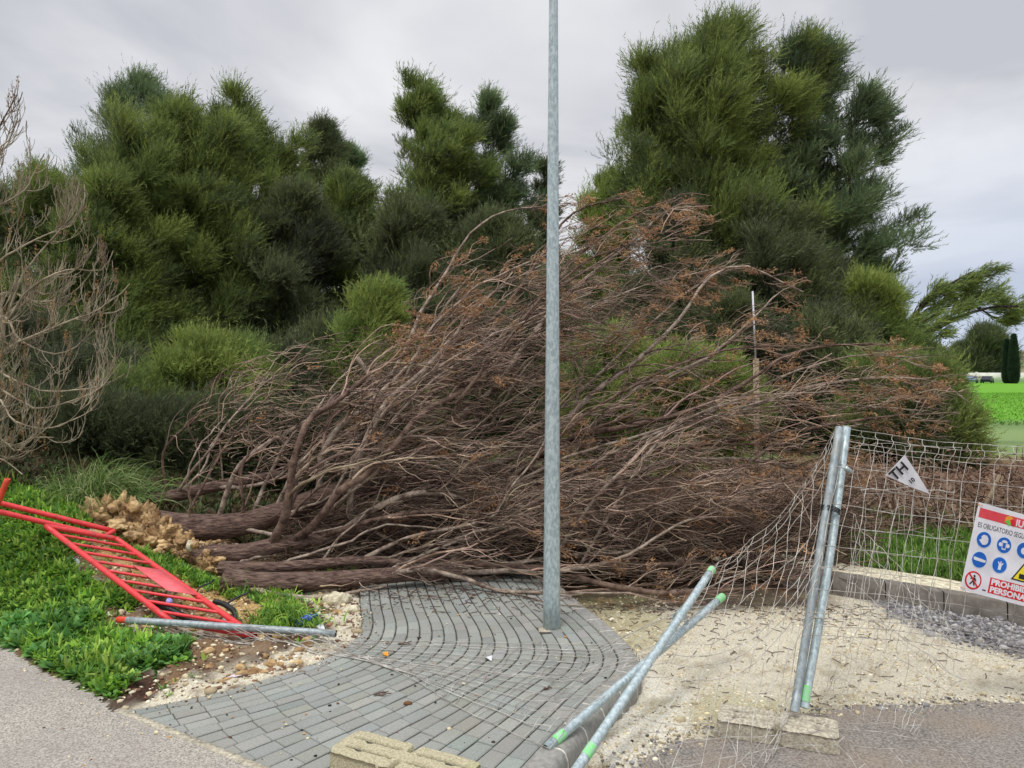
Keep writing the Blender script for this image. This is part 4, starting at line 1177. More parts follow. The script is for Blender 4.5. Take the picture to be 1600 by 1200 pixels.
def wire_panel(name, S, nu, nv, r, parent, kink_rows=(.04, .5, .94), kink=.028, wob=.006, seed=0, ragged=0.0, zmin=None):
    """S(u,v)->point array; nu vertical wires, nv horizontal wires"""
    rs = np.random.default_rng(seed)
    a = Acc()
    n = 46
    uu = np.linspace(0, 1, nu); vv = list(np.linspace(0, 1, nv))
    # V-shaped stiffening folds: an extra horizontal wire just beside
    for k in kink_rows: vv += [k + .018, k - .018]
    vv = sorted(vv)
    def nrm(u, v):
        e = 1e-3
        du = S(np.minimum(u + e, 1), v) - S(np.maximum(u - e, 0), v)
        dv = S(u, np.minimum(v + e, 1)) - S(u, np.maximum(v - e, 0))
        return norm(np.cross(du, dv))
    def kk(v):
        s = 0
        for k in kink_rows: s = s + np.clip(1 - np.abs(v - k) / .022, 0, 1)
        return s
    ph = rs.random(4) * 9
    def pt(u, v):
        p = S(u, v)
        w_ = np.stack([fbm(u * 3 + ph[0], v * 3, 1.3, 1), fbm(u * 3 + ph[1], v * 3, 1.3, 2), fbm(u * 3 + ph[2], v * 3, 1.3, 3)], -1) - .5
        p = p + w_ * wob * 10 + nrm(u, v) * (kk(v) * kink)[..., None]
        return p
    allp = []
    for u in uu:
        v = np.linspace(0, 1, n); u_ = np.full(n, u) + .004 * np.sin(v * 20 + u * 31) + kk(v) * .012
        if ragged and rs.random() < ragged: continue
        P = pt(np.clip(u_, 0, 1), v); allp.append(P)
    for v0 in vv:
        u = np.linspace(0, 1, n); v = np.full(n, v0) + .002 * np.sin(u * 23 + v0 * 41)
        P = pt(u, np.clip(v, 0, 1)); allp.append(P)
    P = np.stack(allp)
    P = P + rs.normal(size=P.shape) * .0005
    if zmin is not None: P[..., 2] = np.maximum(P[..., 2], top_z(P[..., 0], P[..., 1]) + zmin)
    V, q = tubes(P, np.full(P.shape[:2], r), 5)
    a.add(V, q)
    return a.build(name, M['wire'], parent, smooth=True)

def bil(p00, p10, p11, p01, sag=None):
    p00, p10, p11, p01 = map(np.asarray, (p00, p10, p11, p01))
    def S(u, v):
        u = np.asarray(u, float)[..., None]; v = np.asarray(v, float)[..., None]
        p = p00 * (1 - u) * (1 - v) + p10 * u * (1 - v) + p11 * u * v + p01 * (1 - u) * v
        if sag is not None: p = p + sag(u, v)
        return p
    return S

PR = .0215
# posts (bottom, top)
A1 = (G(525, 990, .03), G(195, 968, .06)); A1 = (W(525, 990, 4.60), W(198, 969, 4.72))
A2 = (W(853, 1170, 3.32), W(1129, 932, 4.50))
B1 = (W(882, 1230, 3.13), W(1113, 889, 4.50))
B2 = (W(1241, 1112, 3.70), W(1312, 668, 4.22))
C1 = (W(1256, 1106, 3.72), W(1323, 668, 4.26))
# 1: panel flattened across the pavement
p1 = empty('fence_panel', (.14, 3.4, 0)); tag(p1, 'flattened wire mesh fence panel lying across the block paving between two fallen grey posts', 'fence panel', 'wire mesh site fence panels')
pole_between('post', A1[0], A1[1], PR, M['galv_dull'], p1)
sleeve(A1[1], A1[1] + (A1[1] - A1[0]) * .045, 0, 1, PR * .9, p1, 'post_cap', mat('cap_orange', srgb(226, 80, 50), srgb(190, 50, 40), scale=20))
pole_between('post', A2[0], A2[1], PR, M['galv'], p1)
sleeve(A2[0], A2[1], .035, .075, PR + .0012, p1); sleeve(A2[0], A2[1], .955, .999, PR + .0012, p1)
def sag1(u, v): return np.concatenate([0 * u * v, 0 * u * v, -.45 * np.sin(PI * np.clip(u * 1.02, 0, 1)) * v - .05 * np.sin(PI * u)], -1)
S1_ = bil(A1[0], A2[0], A2[1], A1[1], sag1)
wire_panel('wire_mesh', S1_, 22, 13, .0016, p1, kink_rows=(.1, .5, .9), kink=.03, wob=.011, seed=4, zmin=.008)
# 2: panel stretched up to the standing posts
p2 = empty('fence_panel', (.25, 3.2, -.12)); tag(p2, 'stretched wire mesh fence panel between the leaning post and the standing pair of posts', 'fence panel', 'wire mesh site fence panels')
pole_between('post', B1[0], B1[1], PR, M['galv'], p2)
sleeve(B1[0], B1[1], .10, .14, PR + .0012, p2); sleeve(B1[0], B1[1], .97, .999, PR + .0012, p2)
pole_between('post', B2[0], B2[1], PR, M['galv_dull'], p2)
def sag2(u, v):
    s = np.sin(PI * u)
    return np.concatenate([.05 * s * (1 - v), -.28 * s * (1 - v) ** 1.5, -.20 * s * (1 - v) - .10 * s * v], -1)
wire_panel('wire_mesh', bil(B1[0], B2[0], B2[1], B1[1], sag2), 12, 8, .0017, p2, kink_rows=(.08, .5, .94), kink=.03, wob=.008, seed=9, zmin=.006)
# 3: standing panel on the right
D1 = (W(1716, 1085, 4.1), W(1722, 694, 4.35))
p3 = empty('fence_panel', tuple(C1[0])); tag(p3, 'standing wire mesh fence panel on the right that carries the safety sign', 'fence panel', 'wire mesh site fence panels')
pole_between('post', C1[0], C1[1], PR, M['galv'], p3, bend=np.array([.015, 0, 0]))
sleeve(C1[0], C1[1], .02, .07, PR + .0012, p3)
pole_between('post', D1[0], D1[1], PR, M['galv_dull'], p3)
def sag3(u, v):
    s = np.sin(PI * u)
    return np.concatenate([0 * s * v, .08 * s * (1 - v), -.05 * s * v + .04 * s * (1 - v)], -1)
wire_panel('wire_mesh', bil(C1[0] + np.array([0, 0, .35]), D1[0] + np.array([0, 0, .06]), D1[1], C1[1], sag3), 18, 11, .0017, p3, kink_rows=(.06, .945), kink=.032, wob=.0016, seed=12)
# second skin of torn mesh hanging behind, folded at its free edge
p4 = empty('crumpled_wire_mesh', tuple(W(1430, 1150, 3.55))); tag(p4, 'loose crumpled wire mesh hanging and folded behind the standing fence posts, trailing on the asphalt', 'wire mesh')
q00, q10, q11, q01 = W(1290, 1105, 3.85), W(1436, 1150, 3.62), W(1478, 975, 3.9), W(1335, 800, 4.35)
def sag4(u, v): return np.concatenate([.10 * np.sin(PI * v) * u ** 2, .06 * np.sin(PI * u * 2) + 0 * v, .02 * np.sin(PI * u) + 0 * v], -1)
wire_panel('wire_mesh', bil(q00, q10, q11, q01, sag4), 14, 9, .0014, p4, kink_rows=(.5,), kink=.05, wob=.011, seed=21, zmin=.006)
q00, q10, q11, q01 = W(1500, 700, 4.6), W(1330, 700, 4.6), W(1320, 930, 4.4), W(1485, 960, 4.35)
wire_panel('hanging_mesh', bil(q00, q10, q11, q01, sag4), 9, 8, .0013, p4, kink_rows=(.3,), kink=.04, wob=.008, seed=25)
q00, q10, q11, q01 = G(1000, 1150, -.10), G(1090, 1290, -.10), G(1560, 1260, -.10), G(1440, 1135, -.10)
wire_panel('trailing_mesh', bil(q00, q10, q11, q01, lambda u, v: np.concatenate([0 * u * v, 0 * u * v, .07 * np.sin(PI * u) * np.sin(PI * v) + .03], -1)), 5, 5, .0016, p4, kink_rows=(.6,), kink=.04, wob=.006, seed=31, zmin=.008)
# clamps and ties
def tie(name, c, ax, r, w_, parent, material, turns=3):
    ax = norm(np.asarray(ax, float)); rf = norm(np.cross(ax, [0, 1, .3])); rf2 = np.cross(ax, rf)
    t = np.linspace(0, turns * 2 * PI, turns * 14)
    P = np.array(c) + np.outer(np.cos(t), rf) * r * 1.25 + np.outer(np.sin(t), rf2) * r + np.outer(t / t[-1] - .5, ax) * w_
    a = Acc(); a.tube(P, .0032, 6); return a.build(name, material, parent, smooth=True)
axA = A2[1] - A2[0]
cA = W(1063, 968, 4.22)
tie('wire_tie', cA, axA, .040, .045, p2, M['galv'])
axB = B2[1] - B2[0]
tie('strap', (lerp(B2[0], B2[1], .68) + lerp(C1[0], C1[1], .68)) / 2, axB, .040, .03, p3, M['black'], 4)
for t_ in (.30, .84): tie('wire_tie', (lerp(B2[0], B2[1], t_) + lerp(C1[0], C1[1], t_)) / 2, axB, .036, .012, p3, M['wire'], 1)
a = Acc(); c_ = lerp(C1[0], C1[1], .84) + np.array([.035, -.02, -.01]); a.box(c_, (.045, .004, .022), np.array(Matrix.Rotation(R(40), 3, 'Y'))); a.build('tag', M['galv'], p3)

# ------------------------------------------------------------------ concrete fence feet
def foot(label, cen, ang, tilt, zb, L, material, seed, brk=0.0, group='concrete fence feet', wid=.20, hh=.118):
    r_ = empty('concrete_foot', (cen[0], cen[1], zb), ang)
    tag(r_, label, 'fence foot', group)
    nu_, nv_ = 150, 54
    u = np.linspace(-1, 1, nu_); v = np.linspace(-1, 1, nv_)
    U, Vv = np.meshgrid(u, v, indexing='ij')
    hw = (wid / 2) * (1 - .26 * np.exp(-(U / .055) ** 2)) * np.clip(1.25 - np.abs(U) ** 10 * .45, 0, 1)
    x = U * L / 2; y = Vv * hw
    z = np.full_like(x, hh)
    gl = np.exp(-((np.abs(y) - .036) / .0075) ** 4) * sstep(np.abs(x), .03, .045) * sstep(L / 2 - np.abs(x), .02, .05)
    holes = sum(np.exp(-(((x - a_) ** 2 + (y - b_) ** 2) / .017 ** 2) ** 2) for a_, b_ in ((-.19, .036), (.19, -.036), (-.19, -.036), (.19, .036)))
    edge = 1 - sstep(1 - np.abs(Vv), 0, .10)
    z = z - .026 * gl - .02 * holes - .007 * edge - .07 * np.exp(-(U / .03) ** 2) * sstep(np.abs(Vv), .35, .6)
    z = z + (fbm(x, y, 60, seed) - .5) * .006 + (fbm(x, y, 14, seed) - .5) * .007
    z -= .03 * (fbm(x, y, 12, seed + 5) > .70) * edge
    if brk: z = z - brk * np.abs(x) / (L / 2) * (x < 0); 
    top = np.stack([x, y, z], -1)
    V = [top.reshape(-1, 3)]; idx = np.arange(nu_ * nv_).reshape(nu_, nv_)
    Fq = [np.stack([idx[:-1, :-1], idx[1:, :-1], idx[1:, 1:], idx[:-1, 1:]], -1).reshape(-1, 4)]
    ring = np.concatenate([idx[:, 0], idx[-1, 1:], idx[-2::-1, -1], idx[0, -2:0:-1]])
    prev = ring; nb_ = nu_ * nv_
    pts = top.reshape(-1, 3)[ring]
    for lev in range(1, 7):
        q = pts.copy(); f_ = lev / 6
        q[:, 2] = pts[:, 2] * (1 - f_)
        q[:, :2] *= (1 + .02 * f_) + ((fbm(q[:, 0] * 1 + lev * .3, q[:, 1] + lev * .21, 40, seed) - .5) * .03)[:, None]
        if brk: q[:, 2] -= brk * np.abs(q[:, 0]) / (L / 2) * (q[:, 0] < 0) * f_
        V.append(q); cur = nb_ + np.arange(len(ring)); nb_ += len(ring)
        Fq.append(np.stack([prev, np.roll(prev, -1), np.roll(cur, -1), cur], -1)); prev = cur
    V = np.concatenate(V)
    Rm = np.array(Matrix.Rotation(ang, 3, 'Z') @ Matrix.Rotation(tilt, 3, 'Y'))
    V = V @ Rm.T + np.array([cen[0], cen[1], zb])
    mesh_np('block', V, np.concatenate(Fq), material, r_, smooth=False)
    a = Acc()      # dark strips laid in as painted shade of the moulded grooves
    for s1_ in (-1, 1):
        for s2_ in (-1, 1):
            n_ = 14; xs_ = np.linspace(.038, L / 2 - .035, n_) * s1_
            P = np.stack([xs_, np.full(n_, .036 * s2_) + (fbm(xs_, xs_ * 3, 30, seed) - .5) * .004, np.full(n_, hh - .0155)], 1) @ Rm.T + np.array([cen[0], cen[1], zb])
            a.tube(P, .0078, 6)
    a.build('groove_shade', M['joint'], r_)
    return r_
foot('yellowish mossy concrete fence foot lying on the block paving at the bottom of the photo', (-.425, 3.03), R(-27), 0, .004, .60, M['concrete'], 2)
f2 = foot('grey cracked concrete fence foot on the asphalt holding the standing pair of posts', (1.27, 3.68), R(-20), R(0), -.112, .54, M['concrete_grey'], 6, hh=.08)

# ------------------------------------------------------------------ red crowd barriers
def on_slope(px, py, d): return W(px, py, d)
A_c, B_c, C_c, D_c = W(72, 822, 5.65), W(182, 842, 5.85), W(268, 972, 4.78), W(398, 994, 4.66)
br = empty('crowd_barrier', tuple((C_c + D_c) / 2 * np.array([1, 1, 0])))
tag(br, 'red steel crowd barrier with bars and a blank plate, lying down the grassy bank', 'crowd barrier', 'red crowd barriers')
for z_ in (C_c, D_c): z_[2] = max(z_[2], .02)
pole_between('rail', A_c, C_c, .019, M['red'], br)
pole_between('rail', B_c, D_c, .019, M['red'], br)
pole_between('end_tube', A_c, B_c, .019, M['red'], br)
pole_between('end_tube', C_c, D_c, .016, M['red'], br)
for k in range(1, 10):
    t = k / 10
    pole_between('bar', lerp(A_c, C_c, t), lerp(B_c, D_c, t), .0105, M['red'], br, sides=8)
a = Acc()
pa, pb = lerp(B_c, D_c, .40), lerp(B_c, D_c, .66); ia = lerp(lerp(A_c, C_c, .40), lerp(B_c, D_c, .40), .56); ib = lerp(lerp(A_c, C_c, .66), lerp(B_c, D_c, .66), .56)
nrm_ = norm(np.cross(pb - pa, ia - pa)); nrm_ = nrm_ * np.sign(nrm_[2])
V = np.array([p + nrm_ * h_ for h_ in (.012, .016) for p in (pa, pb, ib, ia)])
a.add(V, np.array([(0, 3, 2, 1), (4, 5, 6, 7), (0, 1, 5, 4), (1, 2, 6, 5), (2, 3, 7, 6), (3, 0, 4, 7)])); a.build('plate', M['red_faded'], br)
# second barrier running out of the picture on the left
E0, E1 = W(4, 787, 5.75), W(180, 838, 6.03); F0, F1 = W(-40, 790, 5.55), W(165, 846, 5.93)
E1 = E1 + np.array([0, -.02, .045]); F1 = F1 + np.array([0, -.02, .04])
ext = lambda p, q, s: p + (p - q) * s
br2 = empty('crowd_barrier', tuple(ext(F0, F1, .7) * np.array([1, 1, 0]) + np.array([0, 0, .5])))
tag(br2, 'red crowd barrier running out of the left edge, one leg sticking up', 'crowd barrier', 'red crowd barriers')
pole_between('rail', ext(E0, E1, .6), E1, .0195, M['red'], br2)
pole_between('rail', ext(F0, F1, .5), F1, .0195, M['red'], br2)
pole_between('end_tube', E1, F1, .0195, M['red'], br2)
pole_between('leg', W(-12, 808, 5.6), W(12, 748, 5.62), .02, mat('red_orange', srgb(222, 84, 52), srgb(196, 60, 40), scale=20, rough=.5), br2)

# ------------------------------------------------------------------ safety sign
sg = empty('safety_sign', (0, 0, 0))
sgO = W(1500, 921, 3.93)      # lower left corner
sgU = norm(W(1600, 947, 3.97) - sgO); sgV = norm(W(1524, 783, 4.0) - sgO); sgV = norm(sgV - sgU * (sgV @ sgU)); 
sgV = norm(sgV + sgU * .06)
sgN = norm(np.cross(sgU, sgV)); sgN = sgN if sgN[1] < 0 else -sgN
sg.location = tuple(sgO)
tag(sg, 'white safety sign with blue round pictograms, wired crooked to the standing fence panel', 'sign')
SW, SH = .74, .462
def sp_(x, y, h): return sgO + sgU * x + sgV * y + sgN * h
def splate(name, poly, material, h0, th=.0008, parent=None):
    parent = parent or sg
    n = len(poly)
    bm = bmesh.new()
    b_ = [bm.verts.new(sp_(x, y, h0)) for x, y in poly]; t_ = [bm.verts.new(sp_(x, y, h0 + th)) for x, y in poly]
    bm.faces.new(t_); bm.faces.new(b_[::-1])
    for i in range(n): bm.faces.new((b_[i], b_[(i + 1) % n], t_[(i + 1) % n], t_[i]))
    bmesh.ops.recalc_face_normals(bm, faces=bm.faces[:])
    return bm_obj(name, bm, material, parent)
def circ(cx_, cy_, r_, n=32): return [(cx_ + r_ * math.cos(2 * PI * i / n), cy_ + r_ * math.sin(2 * PI * i / n)) for i in range(n)]
def rect(x0, y0, x1, y1): return [(x0, y0), (x1, y0), (x1, y1), (x0, y1)]
def text_on(name, s, x, y, size, material, h, parent, O, U, Vv, Nn, bold=0.0, xs=1.0):
    cu = bpy.data.curves.new('t', 'FONT'); cu.body = s; cu.size = size; cu.extrude = .0003; cu.offset = bold; cu.resolution_u = 3
    o = bpy.data.objects.new('t', cu); COL.objects.link(o)
    bpy.context.view_layer.update()
    me = bpy.data.meshes.new_from_object(o.evaluated_get(bpy.context.evaluated_depsgraph_get()))
    bpy.data.objects.remove(o); bpy.data.curves.remove(cu)
    V = np.array([v.co[:] for v in me.vertices])
    Wd = O + np.outer(V[:, 0] * xs + x, U) + np.outer(V[:, 1] + y, Vv) + np.outer(V[:, 2] + h, Nn) - np.array(parent.location)
    me.vertices.foreach_set('co', Wd.astype(np.float32).ravel()); me.update()
    me.materials.clear(); me.materials.append(material)
    return link(bpy.data.objects.new(name, me), parent)
T_ = lambda name, s, x, y, size, m_, h=.0045, bold=0.0, xs=1.0: text_on(name, s, x, y, size, m_, h, sg, sgO, sgU, sgV, sgN, bold, xs)
splate('board', rect(0, 0, SW, SH), M['white'], 0, .003)
splate('header_band', rect(.012, SH - .076, SW - .012, SH - .026), M['shead'], .0032)
hx, hy = .187, SH - .052
hexa = [(hx + .028 * math.cos(PI / 6 + i * PI / 3), hy + .026 * math.sin(PI / 6 + i * PI / 3)) for i in range(6)]
lg = splate('logo', hexa, M['sorange'], .0042)
splate('logo_green', [(hx - .024, hy - .010), (hx - .004, hy + .004), (hx + .002, hy - .008), (hx + .022, hy - .014), (hx, hy - .027)], M['sgreen'], .0052, parent=sg)
splate('logo_red', [(hx + .004, hy + .004), (hx + .022, hy + .014), (hx + .036, hy - .008), (hx + .030, hy - .026), (hx + .012, hy - .018)], M['sred'], .0052, parent=sg)
T_('lettering', 'IU', .226, SH - .070, .050, M['white'], .0042, .0012)
T_('lettering', 'ES OBLIGATORIO SEGUIR', .018, SH - .126, .038, M['sblack'], .0034, 0, .68)
rP = .0405
pcs = [(.069, SH - .184), (.186, SH - .184), (.303, SH - .184), (.067, SH - .290), (.184, SH - .290)]
KS = 1.5
for (x_, y_) in pcs:
    splate('pictogram', circ(x_, y_, rP + .004), mat('ring_pale', srgb(200, 214, 232), srgb(196, 210, 230)) if 'ring_pale' not in bpy.data.materials else bpy.data.materials['ring_pale'], .0032)
    splate('pictogram', circ(x_, y_, rP), M['sblue'], .0042)
def sym(poly, h=.0052, m_=None):
    return splate('symbol', [(x_ + (a_ - x_) * KS, y_ + (b_ - y_) * KS) for a_, b_ in poly], m_ or M['white'], h)
x_, y_ = pcs[0]   # hard hat
sym([(x_ - .018, y_ - .004), (x_ - .010, y_ + .001), (x_ - .012, y_ + .010), (x_ - .004, y_ + .017), (x_ + .008, y_ + .016), (x_ + .015, y_ + .007), (x_ + .016, y_ - .006), (x_ + .010, y_ - .015), (x_ - .002, y_ - .018), (x_ - .010, y_ - .012)])
x_, y_ = pcs[1]   # ear defenders
sym([(x_ - .011, y_ + .012), (x_ - .005, y_ + .017), (x_ + .005, y_ + .017), (x_ + .011, y_ + .012), (x_ + .011, y_ + .008), (x_ - .011, y_ + .008)])
sym(circ(x_ - .014, y_, .007, 16)); sym(circ(x_ + .014, y_, .007, 16))
sym([(x_ - .009, y_ + .006), (x_ - .006, y_ + .006), (x_ - .006, y_ - .012), (x_ + .006, y_ - .012), (x_ + .006, y_ + .006), (x_ + .009, y_ + .006), (x_ + .007, y_ - .016), (x_ - .007, y_ - .016)])
x_, y_ = pcs[2]
sym(circ(x_, y_ - .002, .012, 20))
x_, y_ = pcs[3]   # goggles bar
sym([(x_ - .024, y_ + .004), (x_ - .020, y_ + .007), (x_ + .022, y_ + .003), (x_ + .025, y_ - .002), (x_ + .020, y_ - .006), (x_ - .020, y_ - .004)])
x_, y_ = pcs[4]   # gloves
sym([(x_ - .004, y_ - .016), (x_ + .006, y_ - .016), (x_ + .007, y_ - .002), (x_ + .013, y_ + .008), (x_ + .010, y_ + .010), (x_ + .005, y_ + .003), (x_ + .004, y_ + .014), (x_ + .001, y_ + .014), (x_, y_ + .004), (x_ - .006, y_ + .012), (x_ - .009, y_ + .010), (x_ - .004, y_ + .001)])
splate('warning_triangle', [(.262, SH - .345), (.386, SH - .345), (.324, SH - .240)], M['sblack'], .0032)
splate('warning_triangle', [(.275, SH - .338), (.373, SH - .338), (.324, SH - .254)], M['syel'], .0042)
x_, y_ = .324, SH - .312
sym([(.310, SH - .325), (.338, SH - .325), (.338, SH - .308), (.310, SH - .308)], .0052, M['sblack'])
pc = (.058, .062)
splate('pictogram', circ(*pc, .047), M['sred'], .0032); splate('pictogram', circ(*pc, .038), M['white'], .0042)
q = pc; x_, y_ = pc; KS = 1.42
sym(circ(q[0] + .001, q[1] + .016, .0042, 14), .0052, M['sblack'])
sym([(q[0] - .004, q[1] + .011), (q[0] + .006, q[1] + .010), (q[0] + .012, q[1] - .001), (q[0] + .009, q[1] - .002), (q[0] + .005, q[1] + .003), (q[0] + .004, q[1] - .005), (q[0] + .008, q[1] - .018), (q[0] + .003, q[1] - .018), (q[0] - .001, q[1] - .006), (q[0] - .010, q[1] - .018), (q[0] - .014, q[1] - .015), (q[0] - .005, q[1] - .003), (q[0] - .004, q[1] + .005), (q[0] - .013, q[1] + .003), (q[0] - .013, q[1] + .006)], .0052, M['sblack'])
sym([(q[0] - .022, q[1] + .018), (q[0] - .018, q[1] + .022), (q[0] + .022, q[1] - .018), (q[0] + .018, q[1] - .022)], .0062, M['sred'])
splate('red_panel', rect(.150, .020, SW - .02, .100), M['sred'], .0032)
T_('lettering', 'PROHIBIDO', .158, .066, .040, M['white'], .0042, .0018, 1.18)
T_('lettering', 'PERSONAL', .158, .027, .040, M['white'], .0042, .0018, 1.18)
splate('printer_mark', rect(.118, .024, .138, .030), M['sblack'], .0032)
a = Acc()
for x_, y_ in ((.010, SH - .012), (.012, .012)):
    p = sp_(x_, y_, 0); t = np.linspace(0, 2 * PI, 16)
    P = p + np.outer(np.cos(t), sgU) * .012 + np.outer(np.sin(t), sgN) * .010
    a.tube(P, .0016, 5)
a.build('wire_tie', M['sorange'], sg)

# torn triangle of an older sign
tr = empty('torn_sign', tuple(W(1415, 745, 4.22)))
tag(tr, 'white torn triangular scrap of a sign with black letters, caught on the standing fence panel', 'sign scrap')
def flat(name, pts, d, th, material, parent):
    top = [W(x, y, d) for x, y in pts]
    V = np.array(top + [p + np.array([0, th, 0]) for p in top]); n = len(pts)
    bm = bmesh.new(); vs = [bm.verts.new(v) for v in V]
    bm.faces.new(vs[:n]); bm.faces.new(vs[n:][::-1])
    for i in range(n): bm.faces.new((vs[i], vs[n + i], vs[n + (i + 1) % n], vs[(i + 1) % n]))
    bmesh.ops.recalc_face_normals(bm, faces=bm.faces[:])
    return bm_obj(name, bm, material, parent)
flat('scrap', [(1414, 711), (1434, 741), (1453, 772), (1424, 761), (1384, 743)], 4.12, .003, M['white'], tr)
tO = W(1398, 752, 4.112); ang_ = R(42)
tU = np.array([math.cos(ang_), 0, math.sin(ang_)]); tV = np.array([-math.sin(ang_), 0, math.cos(ang_)]); tN = np.array([0, -1., 0])
text_on('lettering', 'TH', 0.0, 0.0, .078, M['sblack'], .001, tr, tO, tU, tV, tN, .002)
text_on('lettering', '10', 0.0, 0.0, .034, M['sblack'], .001, tr, W(1423, 757, 4.112), tU, tV, tN, .001)

# ------------------------------------------------------------------ wooden post behind the heap, wall, cars
wp_ = empty('wooden_post', (2.85, 9.0, 0)); tag(wp_, 'thin weathered wooden post with a white rod on top, standing behind the fallen crown', 'post')
a = Acc(); a.tube([W(1184, 800, 9.0), W(1181, 560, 9.0)], .036, 8); a.build('shaft', M['wood'], wp_)
a = Acc(); a.tube([W(1180.5, 562, 9.0), W(1176, 455, 9.0)], .011, 6); a.build('rod', M['white'], wp_)
wl = empty('boundary_wall', (120, 165, -1.5)); tag(wl, 'long low white boundary wall at the far side of the green field', 'wall')
a = Acc(); b = Acc()
zb = float(base_h(0, 165))
x0w, x1w = 88, 190
for k in range(17):
    xa = x0w + (x1w - x0w) * k / 17; xb = x0w + (x1w - x0w) * (k + 1) / 17
    a.box(((xa + xb) / 2, 165 + k * .3, zb + .95), (xb - xa - .3, .25, 2.1))
    b.box((xb, 165 + k * .3, zb + 1.0), (.3, .4, 2.3))
a.build('panel', M['wall'], wl); b.build('pillar', M['wall'], wl)
def far_car(label, x, y, rz, m_):
    z = float(base_h(x, y)); r_ = empty('parked_car', (x, y, z), rz); tag(r_, label, 'car', 'cars parked by the far wall')
    prof = [(-2.1, .3), (-2.15, .75), (-1.9, .95), (-1.1, 1.02), (-.5, 1.42), (.8, 1.45), (1.5, 1.02), (2.1, .9), (2.15, .4), (2.0, .3)]
    def ex(name, pr, hw, m2):
        bm = bmesh.new(); Rz = Matrix.Rotation(rz, 3, 'Z')
        L_ = [bm.verts.new(Rz @ Vector((p, -hw, q)) + Vector((x, y, z))) for p, q in pr]; Q_ = [bm.verts.new(Rz @ Vector((p, hw, q)) + Vector((x, y, z))) for p, q in pr]
        bm.faces.new(L_); bm.faces.new(Q_[::-1]); n = len(pr)
        for i in range(n): bm.faces.new((L_[i], Q_[i], Q_[(i + 1) % n], L_[(i + 1) % n]))
        bmesh.ops.recalc_face_normals(bm, faces=bm.faces[:]); return bm_obj(name, bm, m2, r_)
    ex('body', prof, .85, m_)
    ex('window', [(-1.0, 1.04), (-.48, 1.36), (.76, 1.38), (1.35, 1.04)], .86, M['glass'])
    for sx in (-1.3, 1.3):
        for sy in (-.86, .86):
            a = Acc(); c = Matrix.Rotation(rz, 3, 'Z') @ Vector((sx, sy, .32)); d = Matrix.Rotation(rz, 3, 'Z') @ Vector((0, .1, 0))
            p = np.array([x, y, z]) + np.array(c); a.tube([p - np.array(d), p + np.array(d)], .32, 14); a.build('wheel', M['tyre'], r_)
far_car('pale blue silver car parked at the far white wall, left of the dark car', 92.8, 155, R(55), M['carblue'])
far_car('dark car parked at the far white wall beside the pale one', 95.9, 155, R(50), M['cardark'])
far_car('white car mostly hidden behind the rounded pine bush at the far wall', 90.0, 156, R(60), M['wall'])

# ------------------------------------------------------------------ weeds and grass
def rosettes(P, nleaf, size, up, palette, wid=.32, nm=None, jitter=.25):
    """leafy plants: nleaf bent leaves (two quads) round each point"""
    m = len(P) * nleaf
    az = rng.random(m) * 2 * PI
    el = np.clip(up + rng.normal(size=m) * .35, .05, 1.45)
    L = np.repeat(size * rng.uniform(.6, 1.4, len(P)), nleaf) * rng.uniform(.6, 1.2, m)
    d = np.stack([np.cos(az) * np.cos(el), np.sin(az) * np.cos(el), np.sin(el)], 1)
    s = np.stack([-np.sin(az), np.cos(az), rng.normal(size=m) * .3], 1); s = norm(s)
    b = np.repeat(P, nleaf, 0) + np.stack([np.cos(az), np.sin(az), np.zeros(m)], 1) * (rng.random((m, 1)) * size * jitter)
    L_ = L[:, None]; w_ = L_ * wid * .5
    mid_ = b + d * L_ * .55
    tip = b + d * L_ + np.array([0, 0, -.22]) * L_ * rng.random((m, 1))
    V = np.stack([b - s * w_ * .25, b + s * w_ * .25, mid_ + s * w_, mid_ - s * w_, tip + s * w_ * .15, tip - s * w_ * .15], 1).reshape(-1, 3)
    o_ = (np.arange(m) * 6)[:, None]
    Fq = np.concatenate([o_ + np.array([[0, 1, 2, 3]]), o_ + np.array([[3, 2, 4, 5]])])
    pal = np.array(palette)
    c = pal[rng.integers(0, len(pal), len(P))] * rng.uniform(.8, 1.2, (len(P), 1)) * (.7 + .65 * fbm(P[:, 0], P[:, 1], 2.6, 13))[:, None]
    c = np.repeat(np.repeat(c, nleaf, 0) * rng.uniform(.8, 1.2, (m, 1)), 6, 0)
    return V, Fq, c
def sample(poly, n, x0, x1, y0, y1, soft=8, extra=None):
    r_ = []
    tot = 0
    while tot < n:
        x = rng.uniform(x0, x1, n * 4); y = rng.uniform(y0, y1, n * 4)
        z = ground_z(x, y)
        qx = 800 + F * x / y + (fbm(x, y, 5, 1) - .5) * 40; qy = HY + F * (CH - z) / y + (fbm(x, y, 6, 2) - .5) * 26
        m = rng.random(len(x)) < soft_poly(qx, qy, POLY[poly], soft)
        m &= (road_s(x, y) > .015) & ~in_poly(x, y, PAVE)
        if extra is not None: m &= extra(x, y)
        p = np.stack([x, y, z], 1)[m]; r_.append(p); tot += len(p)
        if not len(p): break
    return np.concatenate(r_)[:n]
WG = [srgb(122, 168, 60), srgb(150, 190, 72), srgb(106, 152, 62), srgb(94, 138, 64), srgb(172, 200, 92)]
WG2 = [srgb(98, 148, 78), srgb(112, 160, 84)]
a = Acc()
p = sample('grass1', 13000, -6.5, -1.4, 3.5, 8.4)
V, q, c = rosettes(p, 9, .046, .6, WG, .55); a.add(V, q, c)
p = sample('grass1', 900, -4.2, -1.9, 3.9, 5.5, extra=lambda x, y: fbm(x, y, 2.2, 7) > .52)
V, q, c = rosettes(p, 9, .065, .6, WG2, .5); a.add(V, q, c)
p = sample('grass1', 2600, -6.5, -1.4, 3.5, 8.4)
V, q, c = rosettes(p, 4, .08, 1.1, WG, .14); a.add(V, q, c)
